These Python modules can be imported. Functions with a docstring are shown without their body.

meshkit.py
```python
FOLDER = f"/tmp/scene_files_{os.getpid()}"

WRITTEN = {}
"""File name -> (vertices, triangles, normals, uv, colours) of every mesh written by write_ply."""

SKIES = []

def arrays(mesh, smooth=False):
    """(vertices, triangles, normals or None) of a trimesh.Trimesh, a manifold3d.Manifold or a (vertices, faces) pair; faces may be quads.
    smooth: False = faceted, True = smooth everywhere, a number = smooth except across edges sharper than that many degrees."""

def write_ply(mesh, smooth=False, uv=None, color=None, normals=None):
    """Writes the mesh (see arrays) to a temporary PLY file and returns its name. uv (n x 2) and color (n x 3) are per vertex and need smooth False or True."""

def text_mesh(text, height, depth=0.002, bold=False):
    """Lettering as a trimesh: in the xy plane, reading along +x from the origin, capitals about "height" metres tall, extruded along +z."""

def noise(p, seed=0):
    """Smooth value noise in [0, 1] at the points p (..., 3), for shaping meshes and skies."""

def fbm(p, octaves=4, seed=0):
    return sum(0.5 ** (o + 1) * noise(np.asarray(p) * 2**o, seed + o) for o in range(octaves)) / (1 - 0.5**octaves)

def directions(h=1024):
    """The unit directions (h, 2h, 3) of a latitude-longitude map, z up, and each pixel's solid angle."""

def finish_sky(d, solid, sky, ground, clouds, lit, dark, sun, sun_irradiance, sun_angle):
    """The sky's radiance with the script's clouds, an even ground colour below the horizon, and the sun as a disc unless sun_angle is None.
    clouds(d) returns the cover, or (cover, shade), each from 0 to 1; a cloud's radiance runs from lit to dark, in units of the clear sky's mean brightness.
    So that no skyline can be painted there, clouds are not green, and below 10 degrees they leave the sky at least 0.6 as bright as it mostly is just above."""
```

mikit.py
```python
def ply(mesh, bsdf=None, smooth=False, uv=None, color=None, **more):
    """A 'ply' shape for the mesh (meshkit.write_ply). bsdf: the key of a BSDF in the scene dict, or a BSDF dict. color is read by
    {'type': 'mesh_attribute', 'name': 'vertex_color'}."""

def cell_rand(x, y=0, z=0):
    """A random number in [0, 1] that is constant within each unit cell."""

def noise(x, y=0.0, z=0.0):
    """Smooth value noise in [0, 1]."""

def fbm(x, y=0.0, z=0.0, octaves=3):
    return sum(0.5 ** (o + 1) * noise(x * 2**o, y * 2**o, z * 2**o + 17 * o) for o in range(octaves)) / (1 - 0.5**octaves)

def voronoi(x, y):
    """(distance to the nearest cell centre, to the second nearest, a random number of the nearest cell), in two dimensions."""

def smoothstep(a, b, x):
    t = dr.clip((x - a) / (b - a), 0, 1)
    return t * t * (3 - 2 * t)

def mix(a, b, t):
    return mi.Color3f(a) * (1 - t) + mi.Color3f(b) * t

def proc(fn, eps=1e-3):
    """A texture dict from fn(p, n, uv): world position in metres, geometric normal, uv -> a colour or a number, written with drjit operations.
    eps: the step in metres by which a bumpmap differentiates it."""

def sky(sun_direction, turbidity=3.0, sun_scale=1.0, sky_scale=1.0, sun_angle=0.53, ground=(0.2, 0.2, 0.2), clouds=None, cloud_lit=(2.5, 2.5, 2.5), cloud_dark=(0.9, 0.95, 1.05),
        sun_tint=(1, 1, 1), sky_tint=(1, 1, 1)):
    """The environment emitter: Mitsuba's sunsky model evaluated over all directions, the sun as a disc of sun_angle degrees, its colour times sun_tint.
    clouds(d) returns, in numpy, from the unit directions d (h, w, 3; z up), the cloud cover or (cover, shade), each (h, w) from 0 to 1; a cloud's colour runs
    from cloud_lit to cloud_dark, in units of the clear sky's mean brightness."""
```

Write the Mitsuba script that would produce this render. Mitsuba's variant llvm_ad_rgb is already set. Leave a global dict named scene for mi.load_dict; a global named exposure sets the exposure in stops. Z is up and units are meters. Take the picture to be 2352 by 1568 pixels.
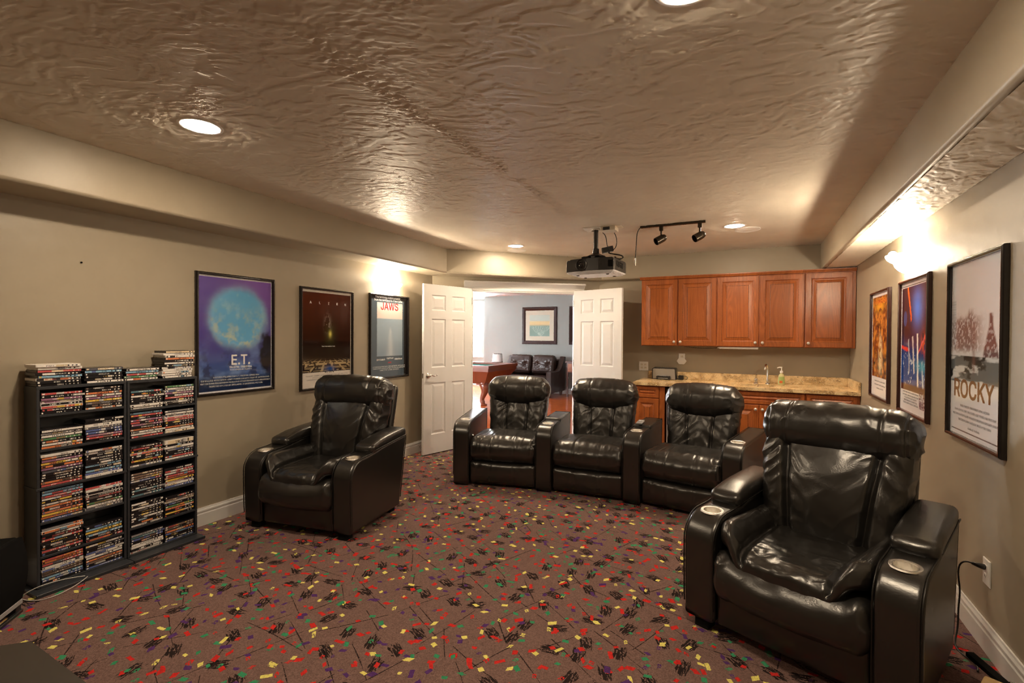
import math, random
import numpy as np, trimesh, drjit as dr, mitsuba as mi
import manifold3d as m3
from shapely.geometry import Polygon
import mikit, meshkit
from mikit import noise, fbm, voronoi, cell_rand, smoothstep, mix

T = mi.ScalarTransform4f
scene, labels = {}, {}
rng = random.Random(7)
nrng = np.random.default_rng(11)

# ------------------------------------------------------------------ camera, exposure, light levels
yaw, pitch, roll = 0.46107707, -0.01068328, 0.0065704
fw = np.array([-math.sin(yaw) * math.cos(pitch), math.cos(yaw) * math.cos(pitch), math.sin(pitch)])
rt = np.array([math.cos(yaw), math.sin(yaw), 0.0])
up = np.cross(rt, fw)
up2 = up * math.cos(roll) - rt * math.sin(roll)
CAM = np.array([0.0, 0.0, 1.41])
scene['camera'] = {'type': 'perspective', 'fov': 2 * math.degrees(math.atan(1176 / 1110.5)), 'fov_axis': 'x', 'near_clip': 0.05,
                   'to_world': T().look_at(origin=CAM.tolist(), target=(CAM + fw).tolist(), up=up2.tolist())}
exposure = 3.05
LAMP = (48.0, 38.0, 26.5)        # recessed ceiling lamps
BULB = (185.0, 148.0, 103.0)     # bulbs inside the wall sconces
BOWL = (9.0, 7.3, 5.2)           # their glowing glass bowls
DAY = (15.0, 15.6, 16.0)         # daylit window of the next room, seen through the doors
DAY_SIDE = (2.5, 2.6, 2.65)       # its other window, shaded by trees

# ------------------------------------------------------------------ materials
def P(rgb, rough=0.5, metal=0.0, spec=0.5, **k):
    d = {'type': 'principled', 'roughness': rough, 'metallic': metal, 'specular': spec}
    d['base_color'] = rgb if isinstance(rgb, dict) else {'type': 'rgb', 'value': list(rgb)}
    d.update(k)
    return d

def D(rgb):
    return {'type': 'diffuse', 'reflectance': rgb if isinstance(rgb, dict) else {'type': 'rgb', 'value': list(rgb)}}

def bump(fn, scale, bsdf, eps=1e-3):
    return {'type': 'bumpmap', 'height': mikit.proc(fn, eps), 'scale': scale, 'inner': bsdf}

VC = {'type': 'mesh_attribute', 'name': 'vertex_color'}

def ceil_c(p, n, uv):
    # a rough, darker trowel streak runs over the ceiling
    t = fbm(p.x * 5, p.y * 5, 2.0, 3)
    return mix((.70, .64, .55), (.76, .70, .605), t)

def wall_c(p, n, uv):
    return mix((.345, .298, .225), (.385, .333, .252), fbm(p.x * 3 + p.y * 3, p.z * 3, 1.0, 3))

def fleck(x, y, size, seed, ang):
    c, s = math.cos(ang), math.sin(ang)
    u, v = (x * c - y * s) / size, (x * s + y * c) / size
    cx, cy = dr.floor(u), dr.floor(v)
    r = [cell_rand(cx, cy, seed + k) for k in range(8)]
    lx = (u - cx - .5 - (r[0] - .5) * .42) * size
    ly = (v - cy - .5 - (r[1] - .5) * .42) * size
    a = (r[2] - .5) * 1.6
    ca, sa = dr.cos(a), dr.sin(a)
    px, py = lx * ca + ly * sa, -lx * sa + ly * ca
    px = px + py * (r[3] - .5) * 1.4
    hl, hw = .015 + .016 * r[4] * r[4], .010 + .007 * r[6]
    edge = (noise(x * 160, y * 160, seed) - .5) * .004
    box = dr.maximum(dr.abs(px) - hl, dr.abs(py) - hw)
    tip = (dr.abs(px) / hl + dr.abs(py) / (hw * 1.35) - 1.0) * hw
    d = dr.select(r[7] > .5, box, tip) + edge
    # some flecks are streaked
    streak = dr.select((r[3] > .62) & (noise(px * 60, py * 330, seed) > .56), 1.0, 0.0)
    m = dr.select((d < 0) & (r[5] < .80) & (streak < .5), 1.0, 0.0)
    return m, cell_rand(cx, cy, seed + 31)

def carpet_c(p, n, uv):
    x, y = p.x * 1.24, p.y * 1.24
    g = noise(x * 330, y * 330, 1.0) * .6 + noise(x * 140, y * 140, 4.0) * .4
    col = mix((.115, .068, .062), (.30, .19, .17), g)
    dark = mi.Color3f(.012, .010, .011)
    for size, seed, ang in ((.52, 301, .25), (.36, 351, .75), (.44, 391, 2.0)):        # long thin dark strokes
        c, s = math.cos(ang), math.sin(ang)
        u, v = (x * c - y * s) / size, (x * s + y * c) / size
        cx, cy = dr.floor(u), dr.floor(v)
        r = [cell_rand(cx, cy, seed + k) for k in range(4)]
        lx, ly = (u - cx - .5) * size, (v - cy - .5 - (r[0] - .5) * .6) * size
        a = (r[1] - .5) * .6
        q = ly - lx * a - .006 * dr.sin(lx * 9 + r[2] * 6)
        w = .0012 + .0034 * noise(lx * 14, r[3] * 50, seed)
        line = dr.select((dr.abs(q) < w) & (dr.abs(lx) < size * (.34 + .16 * r[3])) & (noise(x * 220, y * 220, 7.0) > .26), .85, 0.0)
        col = mix(col, dark, line)
    size, seed = .185, 511                                                             # scribbled dark patches
    cx, cy = dr.floor(x / size), dr.floor(y / size)
    r = [cell_rand(cx, cy, seed + k) for k in range(6)]
    lx = (x / size - cx - .5 - (r[0] - .5) * .4) * size
    ly = (y / size - cy - .5 - (r[1] - .5) * .4) * size
    a = r[2] * 3.1
    px, py = lx * dr.cos(a) + ly * dr.sin(a), ly * dr.cos(a) - lx * dr.sin(a)
    rad = dr.sqrt(dr.square(px / .058) + dr.square(py / .034)) + (noise(px * 34, py * 240, 2.0) - .5) * .9 + (noise(x * 40, y * 40, 6.0) - .5) * .6
    hatch = noise(px * 30, py * 260, 3.0) * .65 + noise(x * 170, y * 170, 5.0) * .35
    col = mix(col, dark, dr.select((rad < .95) & (hatch > .40) & (r[3] < .66), .9, 0.0))
    for size, seed, ang in ((.120, 11, .5), (.129, 71, 1.7), (.143, 131, 2.6)):
        m, k = fleck(x, y, size, seed, ang)
        c = dr.select(k < .38, mi.Color3f(.66, .040, .036), dr.select(k < .58, mi.Color3f(.86, .78, .22), dr.select(k < .78, mi.Color3f(.055, .31, .155), mi.Color3f(.105, .042, .17))))
        col = mix(col, c * (.72 + .5 * g), m)
    return col

def carpet_h(p, n, uv):
    return noise(p.x * 420, p.y * 420, 2.0)

def wood_c(p, n, uv):
    u, w = p.x + p.y * .37, p.z
    b = dr.floor(u * 9.0 + .35)                                       # glued-up boards
    o = cell_rand(b, 3, 5)
    ring = noise(u * 16 + o * 40, w * 1.1 + o * 9, 1.0) * 9
    lines = .5 + .5 * dr.sin((ring + u * 18) * 6.28 + .6 * noise(u * 90, w * 9, 0.0))
    pore = noise(u * 900, w * 26, 2.0)
    c = mix((.37, .108, .028), (.19, .043, .011), lines * .40 + pore * .28)
    return c * (.84 + .32 * o)

def darkwood_c(p, n, uv):
    return mix((.075, .018, .010), (.13, .032, .015), fbm(p.x * 12, p.y * 12, p.z * 3, 3))

def granite_c(p, n, uv):
    q = fbm(p.x * 14, p.y * 14, p.z * 14, 3)
    f = noise(p.x * 130, p.y * 130, p.z * 130)
    e = noise(p.x * 240 + 9, p.y * 240, p.z * 240)
    c = mix((.72, .54, .30), (.50, .33, .15), smoothstep(.35, .65, q))
    c = mix(c, (.82, .70, .48), smoothstep(.62, .8, f))
    c = mix(c, (.10, .055, .035), smoothstep(.70, .80, e * .75 + q * .35))
    vein = dr.abs(fbm(p.x * 5 + 7, p.y * 9, p.z * 9, 4) - .5)
    return mix(c, (.16, .08, .05), (1 - smoothstep(.0, .018, vein)) * smoothstep(.4, .7, f) * .9)

def plank_c(p, n, uv):
    return mix((.46, .115, .030), (.27, .055, .014), fbm(p.x * 3 + p.y * 30, p.y * 9 - p.x * 3, 2.0, 3))

def leather_h(p, n, uv):
    return fbm(p.x * 210, p.y * 210, p.z * 210, 3)

def fabric_h(p, n, uv):
    return noise(p.x * 500, p.y * 500, p.z * 500)

def lit_window(p, n, uv):
    # bright sky with the blurred twigs of a garden tree before it
    t = fbm(p.x * 9 + 3 + p.y * 5, p.z * 9, 4.0, 4)
    return mix((1, 1, 1), (.55, .60, .62), smoothstep(.56, .66, t) * smoothstep(1.9, 1.5, p.z))

MATS = {
    'wall_paint': P(mikit.proc(wall_c), .42, spec=.5),
    'ceiling_paint': P(mikit.proc(ceil_c), .47, spec=.34),
    'grey_paint': D((.345, .365, .345)),
    'white_ceiling': D((.75, .75, .77)),
    'trim_white': P((.74, .735, .73), .32),
    'carpet': bump(carpet_h, .004, D(mikit.proc(carpet_c))),
    'hardwood': P(mikit.proc(plank_c), .16, spec=.6),
    'cherry': P(mikit.proc(wood_c), .30, spec=.5),
    'cherry_glaze': P((.045, .012, .006), .4),
    'dark_wood': P(mikit.proc(darkwood_c), .25),
    'granite': P(mikit.proc(granite_c), .16, spec=.5),
    'leather': bump(leather_h, .0004, P((.0085, .0078, .0072), .31, spec=.95)),
    'leather_seam': P((.006, .0055, .005), .4),
    'brown_leather': P((.026, .013, .009), .28, spec=.6),
    'black_laminate': P((.028, .032, .040), .40),
    'black_plastic': P((.020, .020, .021), .28),
    'black_matte': D((.012, .012, .012)),
    'grille_cloth': bump(fabric_h, .004, D((.013, .013, .014))),
    'frame_black': P((.012, .010, .010), .16, spec=.6),
    'frame_brown': P((.030, .010, .008), .25),
    'print': P(VC, .06, spec=.55),
    'print_matte': P(VC, .40, spec=.3),
    'mat_board': D((.60, .56, .45)),
    'paper': P((.80, .80, .82), .10, spec=.5),
    'ink_black': P((.02, .02, .025), .15),
    'ink_grey': P((.30, .31, .34), .15),
    'ink_white': P((.85, .86, .88), .12),
    'ink_red': P((.62, .03, .04), .12),
    'ink_brown': P((.16, .070, .035), .12),
    'ink_plum': P((.13, .05, .08), .12),
    'ink_orange': P((.80, .30, .03), .12),
    'dvd': P(VC, .22, spec=.5),
    'steel': {'type': 'roughconductor', 'material': 'none', 'alpha': .28, 'specular_reflectance': {'type': 'rgb', 'value': [.90, .88, .84]}},
    'nickel': {'type': 'roughconductor', 'material': 'none', 'alpha': .10, 'specular_reflectance': {'type': 'rgb', 'value': [.78, .76, .72]}},
    'chrome': {'type': 'roughconductor', 'material': 'none', 'alpha': .05, 'specular_reflectance': {'type': 'rgb', 'value': [.85, .85, .85]}},
    'bronze': P((.030, .022, .014), .28, metal=.5),
    'white_plastic': P((.80, .79, .76), .30),
    'offwhite': P((.72, .66, .55), .35),
    'projector_white': P((.78, .80, .84), .30),
    'lens': P((.004, .004, .006), .05, spec=.8),
    'grey_plastic': P((.30, .30, .31), .35),
    'silver_plastic': P((.34, .32, .30), .32, metal=.3),
    'soap_gel': P((.62, .58, .30), .15),
    'soap_label': P((.36, .46, .16), .3),
    'soap_fruit': P((.65, .16, .05), .25),
    'shade': P((.70, .67, .64), .6),
    'felt': D((.05, .16, .13)),
    'cable_black': P((.012, .011, .010), .4),
    'cable_white': P((.60, .60, .58), .4),
    'glass': {'type': 'thindielectric'},
    'bowl_glass': P((.90, .86, .78), .3),
    'bulb_skin': D((.8, .8, .8)),
    'gold_wood': P((.55, .36, .15), .22),
    'dark_top': P((.030, .022, .016), .55),
    'dark_cherry': P((.17, .042, .018), .22, spec=.6),
    'knob_metal': P((.62, .59, .54), .30, metal=.5),
    'speaker_white': P((.88, .87, .84), .45),
    'speckle': P((.11, .06, .03), .5),
}
for k_, d_ in MATS.items():
    scene[k_] = d_ if d_['type'] in ('thindielectric', 'dielectric', 'bumpmap') else {'type': 'twosided', 'inner': d_}

# ------------------------------------------------------------------ scene bookkeeping
def num(base):
    if base not in USED:
        USED[base] = 0
        return base
    USED[base] += 1
    return f'{base}_{USED[base]:03d}'
USED = {}

def xf(mesh, M):
    v, f = vf(mesh)
    if M is None:
        return v, f
    v2 = v @ M[:3, :3].T + M[:3, 3]
    if np.linalg.det(M[:3, :3]) < 0:
        f = f[:, ::-1]
    return v2, f

def vf(mesh):
    if isinstance(mesh, tuple):
        v, f = np.asarray(mesh[0], float), np.asarray(mesh[1], int)
    elif hasattr(mesh, 'to_mesh'):
        m = mesh.to_mesh()
        v, f = np.array(m.vert_properties[:, :3], float), np.array(m.tri_verts, int)
    else:
        v, f = np.array(mesh.vertices, float), np.array(mesh.faces, int)
    if f.shape[1] == 4:
        f = np.vstack([f[:, [0, 1, 2]], f[:, [0, 2, 3]]])
    return v, f

def join(*ms):
    vs, fs, k = [], [], 0
    for m in ms:
        v, f = vf(m)
        vs.append(v); fs.append(f + k); k += len(v)
    return np.vstack(vs), np.vstack(fs)

class Thing:
    """One top-level object: parts are entries whose keys start with its own."""
    def __init__(s, name, label, cat=None, group=None, kind=None, M=None):
        s.key, s.M, s.n = num(name), M, {}
        labels[s.key] = {'label': label}
        if cat: labels[s.key]['category'] = cat
        if group: labels[s.key]['group'] = group
        if kind: labels[s.key]['kind'] = kind
    def own(s, mesh, bsdf, smooth=False, **k):
        scene[s.key] = mikit.ply(xf(mesh, s.M), bsdf, smooth=smooth, **k)
        return s
    def part(s, name, mesh, bsdf, smooth=False, under=None, label=None, kind=None, **k):
        base = (under or s.key) + '__' + name
        key = num(base)
        scene[key] = mikit.ply(xf(mesh, s.M), bsdf, smooth=smooth, **k)
        if label or kind:
            labels[key] = {}
            if label: labels[key]['label'] = label
            if kind: labels[key]['kind'] = kind
        return key

def frame(o, ex, ey, ez):
    M = np.eye(4)
    M[:3, 0], M[:3, 1], M[:3, 2], M[:3, 3] = ex, ey, ez, o
    return M

def turn(o, deg):
    a = math.radians(deg)
    return frame((o[0], o[1], o[2] if len(o) > 2 else 0), (math.cos(a), math.sin(a), 0), (-math.sin(a), math.cos(a), 0), (0, 0, 1))

def on_left(y, z):  return frame((XL, y, z), (0, 1, 0), (0, 0, 1), (1, 0, 0))
def on_right(y, z): return frame((XR, y, z), (0, -1, 0), (0, 0, 1), (-1, 0, 0))
def on_back(x, z, y=None):  return frame((x, YB if y is None else y, z), (1, 0, 0), (0, 0, 1), (0, -1, 0))

# ------------------------------------------------------------------ mesh makers
def box(x0, x1, y0, y1, z0, z1):
    v = np.array([[x, y, z] for x in (x0, x1) for y in (y0, y1) for z in (z0, z1)], float)
    f = np.array([[0, 1, 3, 2], [4, 6, 7, 5], [0, 4, 5, 1], [2, 3, 7, 6], [0, 2, 6, 4], [1, 5, 7, 3]])
    return v, f

def hull(pts):
    return trimesh.convex.convex_hull(np.asarray(pts, float))

def cbox(x0, x1, y0, y1, z0, z1, b=.004):
    """A box with chamfered edges."""
    pts = []
    for x, sx in ((x0, b), (x1, -b)):
        for y, sy in ((y0, b), (y1, -b)):
            for z, sz in ((z0, b), (z1, -b)):
                pts += [(x, y + sy, z + sz), (x + sx, y, z + sz), (x + sx, y + sy, z)]
    return hull(pts)

def lathe(prof, seg=32, a0=0.0, a1=2 * math.pi):
    """(r, z) profile turned about z."""
    full = abs(a1 - a0 - 2 * math.pi) < 1e-6
    n = seg if full else seg + 1
    ang = a0 + (a1 - a0) * np.arange(n) / seg
    pr = np.array(prof, float)
    v = np.stack([pr[:, None, 0] * np.cos(ang), pr[:, None, 0] * np.sin(ang), np.repeat(pr[:, None, 1], n, 1)], -1).reshape(-1, 3)
    f = []
    for i in range(len(pr) - 1):
        for j in range(seg):
            k = (j + 1) % n
            f.append([i * n + j, i * n + k, (i + 1) * n + k, (i + 1) * n + j])
    f = np.array(f)
    tri = np.vstack([f[:, [0, 1, 2]], f[:, [0, 2, 3]]])
    m = trimesh.Trimesh(v, tri, process=True)
    m.update_faces(m.nondegenerate_faces())
    return m

def tube(path, r, seg=10, caps=True):
    p = np.asarray(path, float)
    r = np.broadcast_to(np.asarray(r, float), (len(p),))
    t = np.gradient(p, axis=0)
    t /= np.linalg.norm(t, axis=1, keepdims=True) + 1e-12
    a = np.cross(t[0], [0, 0, 1.0] if abs(t[0][2]) < .9 else [1.0, 0, 0])
    A = []
    for k in range(len(p)):
        a = a - t[k] * (a @ t[k])
        a /= np.linalg.norm(a)
        A.append(a.copy())
    A = np.array(A); B = np.cross(t, A)
    ang = np.arange(seg) * 2 * np.pi / seg
    v = p[:, None] + r[:, None, None] * (np.cos(ang)[None, :, None] * A[:, None] + np.sin(ang)[None, :, None] * B[:, None])
    v = v.reshape(-1, 3)
    f = []
    for i in range(len(p) - 1):
        for j in range(seg):
            k = (j + 1) % seg
            f.append([i * seg + j, i * seg + k, (i + 1) * seg + k, (i + 1) * seg + j])
    f = np.array(f)
    f = np.vstack([f[:, [0, 1, 2]], f[:, [0, 2, 3]]])
    if caps:
        n = len(v)
        v = np.vstack([v, p[:1], p[-1:]])
        c = [[n, (j + 1) % seg, j] for j in range(seg)]
        o = (len(p) - 1) * seg
        c += [[n + 1, o + j, o + (j + 1) % seg] for j in range(seg)]
        f = np.vstack([f, c])
    return v, f

def curve(pts, n=24):
    """A smooth path through the points."""
    from scipy.interpolate import CubicSpline
    p = np.asarray(pts, float)
    s = np.concatenate([[0], np.cumsum(np.linalg.norm(np.diff(p, axis=0), axis=1))])
    return CubicSpline(s, p)(np.linspace(0, s[-1], n))

def prism(poly, h, axis='z', at=0.0):
    m = trimesh.creation.extrude_polygon(poly if isinstance(poly, Polygon) else Polygon(poly), h, engine='earcut')
    v, f = np.array(m.vertices), np.array(m.faces)
    v[:, 2] += at
    if axis == 'x':        # polygon (y, z), extruded along x
        v = v[:, [2, 0, 1]]
    elif axis == 'y':      # polygon (x, z), extruded along y
        v = v[:, [0, 2, 1]]; f = f[:, ::-1]
    return v, f

def rect_loft(w, h, prof, cap0=True, cap1=True):
    """Rectangles (inset, depth) joined in turn: picture frames, raised panels. Local x right, y up, z out, centred."""
    v, f = [], []
    for i, (a, z) in enumerate(prof):
        x, y = w / 2 - a, h / 2 - a
        v += [(-x, -y, z), (x, -y, z), (x, y, z), (-x, y, z)]
    for i in range(len(prof) - 1):
        for j in range(4):
            k = (j + 1) % 4
            f.append([i * 4 + j, i * 4 + k, i * 4 + 4 + k, i * 4 + 4 + j])
    if cap0: f.append([3, 2, 1, 0])
    n = 4 * (len(prof) - 1)
    if cap1: f.append([n, n + 1, n + 2, n + 3])
    return np.array(v, float), np.array(f)

def ring_loft(w, h, prof):
    """As rect_loft, the profile closed on itself."""
    v, f = rect_loft(w, h, prof, False, False)
    n = 4 * (len(prof) - 1)
    extra = [[n + j, n + (j + 1) % 4, (j + 1) % 4, j] for j in range(4)]
    return v, np.vstack([f, extra])

def gridbox(nx, ny, nz):
    vs, fs, k = [], [], 0
    def face(u, v, fn):
        nonlocal k
        U, V = np.meshgrid(np.linspace(-1, 1, u + 1), np.linspace(-1, 1, v + 1), indexing='ij')
        vs.append(fn(U.ravel(), V.ravel()))
        i, j = np.meshgrid(np.arange(u), np.arange(v), indexing='ij')
        q = (i * (v + 1) + j).ravel() + k
        fs.append(np.stack([q, q + v + 1, q + v + 2, q + 1], 1))
        k += (u + 1) * (v + 1)
    o = lambda a: np.ones_like(a)
    face(nx, ny, lambda a, b: np.stack([a, b, o(a)], 1))
    face(ny, nx, lambda a, b: np.stack([b, a, -o(a)], 1))
    face(ny, nz, lambda a, b: np.stack([o(a), a, b], 1))
    face(nz, ny, lambda a, b: np.stack([-o(a), b, a], 1))
    face(nz, nx, lambda a, b: np.stack([b, o(a), a], 1))
    face(nx, nz, lambda a, b: np.stack([a, -o(a), b], 1))
    v, f = np.vstack(vs), np.vstack(fs)
    _, first, inv = np.unique(np.round(v * 1e6).astype(np.int64), axis=0, return_index=True, return_inverse=True)
    inv = inv.ravel()
    return v[first], inv[f]

_GB = {}
def cushion(w, d, h, r, seg, crown=(0, 0, 0), disp=None, shape=None):
    """A puffed, rounded box centred at the origin; disp(p, n) in metres along the normals, shape(p) bends it."""
    if seg not in _GB:
        _GB[seg] = gridbox(*seg)
    v, f = _GB[seg]
    t = np.sign(v) * np.sin(np.abs(v) * math.pi / 2) ** .9
    half = np.array([w, d, h]) / 2
    r = np.minimum(np.broadcast_to(np.asarray(r, float), 3), half * .999)
    p = t * half
    q = np.clip(p, -(half - r), half - r)
    e = (p - q) / r
    e /= np.maximum(np.linalg.norm(e, axis=1, keepdims=True), 1e-9)
    o = q + e * r
    u = o / half
    for k in range(3):
        i, j = (k + 1) % 3, (k + 2) % 3
        o[:, k] += crown[k] * u[:, k] * (1 - u[:, i] ** 2) * (1 - u[:, j] ** 2)
    if shape is not None:
        o = shape(o)
    f3 = np.vstack([f[:, [0, 1, 2]], f[:, [0, 2, 3]]])
    if disp is not None:
        for g in (disp if isinstance(disp, (list, tuple)) else [disp]):
            n = normals(o, f3)
            o = o + n * g(o, n)[:, None]
    return o, f3

def normals(v, f):
    n = np.zeros_like(v)
    fn = np.cross(v[f[:, 1]] - v[f[:, 0]], v[f[:, 2]] - v[f[:, 0]])
    for k in range(3):
        np.add.at(n, f[:, k], fn)
    return n / np.maximum(np.linalg.norm(n, axis=1, keepdims=True), 1e-12)

def groove(d, width, depth):
    return -depth * np.exp(-(d / width) ** 2)

def creases(p, fx, fy, fz, seed, warp=.03):
    """Sharp-crested folds in [0, 1], stretched by the three frequencies."""
    q = np.stack([p[:, 0] * fx, p[:, 1] * fy, p[:, 2] * fz], 1)
    w = meshkit.fbm(p * 9 + seed, 2, seed) - .5
    a = meshkit.noise(q + w[:, None] * 1.6 + seed * 3.1, seed)
    return np.clip(1 - np.abs(2 * a - 1) * 1.35, 0, 1) ** 1.6

def sstep(a, b, x):
    t = np.clip((x - a) / (b - a), 0, 1)
    return t * t * (3 - 2 * t)

def rotx(m, deg, o=(0, 0, 0)):
    v, f = vf(m)
    a = math.radians(deg)
    R = np.array([[1, 0, 0], [0, math.cos(a), -math.sin(a)], [0, math.sin(a), math.cos(a)]])
    return v @ R.T + np.array(o), f

def move(m, o):
    v, f = vf(m)
    return v + np.array(o, float), f

def scaled(m, s):
    v, f = vf(m)
    return v * np.array(s, float), f

def solid(m):
    v, f = vf(m)
    t = trimesh.Trimesh(v, f, process=True)
    return m3.Manifold(m3.Mesh(np.asarray(t.vertices, np.float32), np.asarray(t.faces, np.uint32)))

def loft_prism(poly, t, insets):
    """Polygon (y, z), counter-clockwise seen from +x, across the thickness t in x; insets [(x from the face, inset), ...] round the edges."""
    p = np.asarray(poly, float)
    e = np.roll(p, -1, 0) - p
    en = np.stack([e[:, 1], -e[:, 0]], 1)
    en /= np.linalg.norm(en, axis=1, keepdims=True)
    n = en + np.roll(en, 1, 0)
    n /= np.linalg.norm(n, axis=1, keepdims=True)
    sec = [(-t / 2 + a, b) for a, b in insets] + [(t / 2 - a, b) for a, b in insets[::-1]]
    N = len(p)
    v = np.vstack([np.column_stack([np.full(N, x), p - n * b]) for x, b in sec])
    f = []
    for i in range(len(sec) - 1):
        for j in range(N):
            k = (j + 1) % N
            f += [[i * N + j, i * N + k, i * N + N + k], [i * N + j, i * N + N + k, i * N + N + j]]
    import mapbox_earcut as ec
    tri = ec.triangulate_float64(p, np.array([N], np.uint32)).reshape(-1, 3).astype(int)
    a = p[tri]
    if np.cross(a[0, 1] - a[0, 0], a[0, 2] - a[0, 0]) < 0:
        tri = tri[:, ::-1]
    last = (len(sec) - 1) * N
    f = np.vstack([np.array(f), tri[:, ::-1], tri + last])
    v, f = v, f
    vol = np.einsum('ij,ij->i', v[f[:, 0]], np.cross(v[f[:, 1]], v[f[:, 2]])).sum()
    return (v, f) if vol > 0 else (v, f[:, ::-1])

def text(s, h, depth=.0008, bold=False, width=None):
    m = meshkit.text_mesh(s, h, depth, bold)
    v, f = np.array(m.vertices), np.array(m.faces)
    x0, x1 = v[:, 0].min(), v[:, 0].max()
    v[:, 0] -= (x0 + x1) / 2
    if width:
        v[:, 0] *= width / (x1 - x0)
    return v, f

# ------------------------------------------------------------------ the room
XL, XR, YB, ZC, ZS = -3.628, 0.9695, 6.44, 2.459, 2.165
YF = -1.7
DA, DB = np.array([XL, 5.03]), np.array([-1.873, YB])                 # the wall with the double doors
DL = float(np.linalg.norm(DB - DA))
DE = (DB - DA) / DL
DN = np.array([DE[1], -DE[0]])
DIAG = frame((DA[0], DA[1], 0), (DE[0], DE[1], 0), (0, 0, 1), (DN[0], DN[1], 0))

def structure(name, label, mesh, mat, smooth=False, M=None):
    return Thing(name, label, kind='structure', M=M).own(mesh, mat, smooth)

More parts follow.
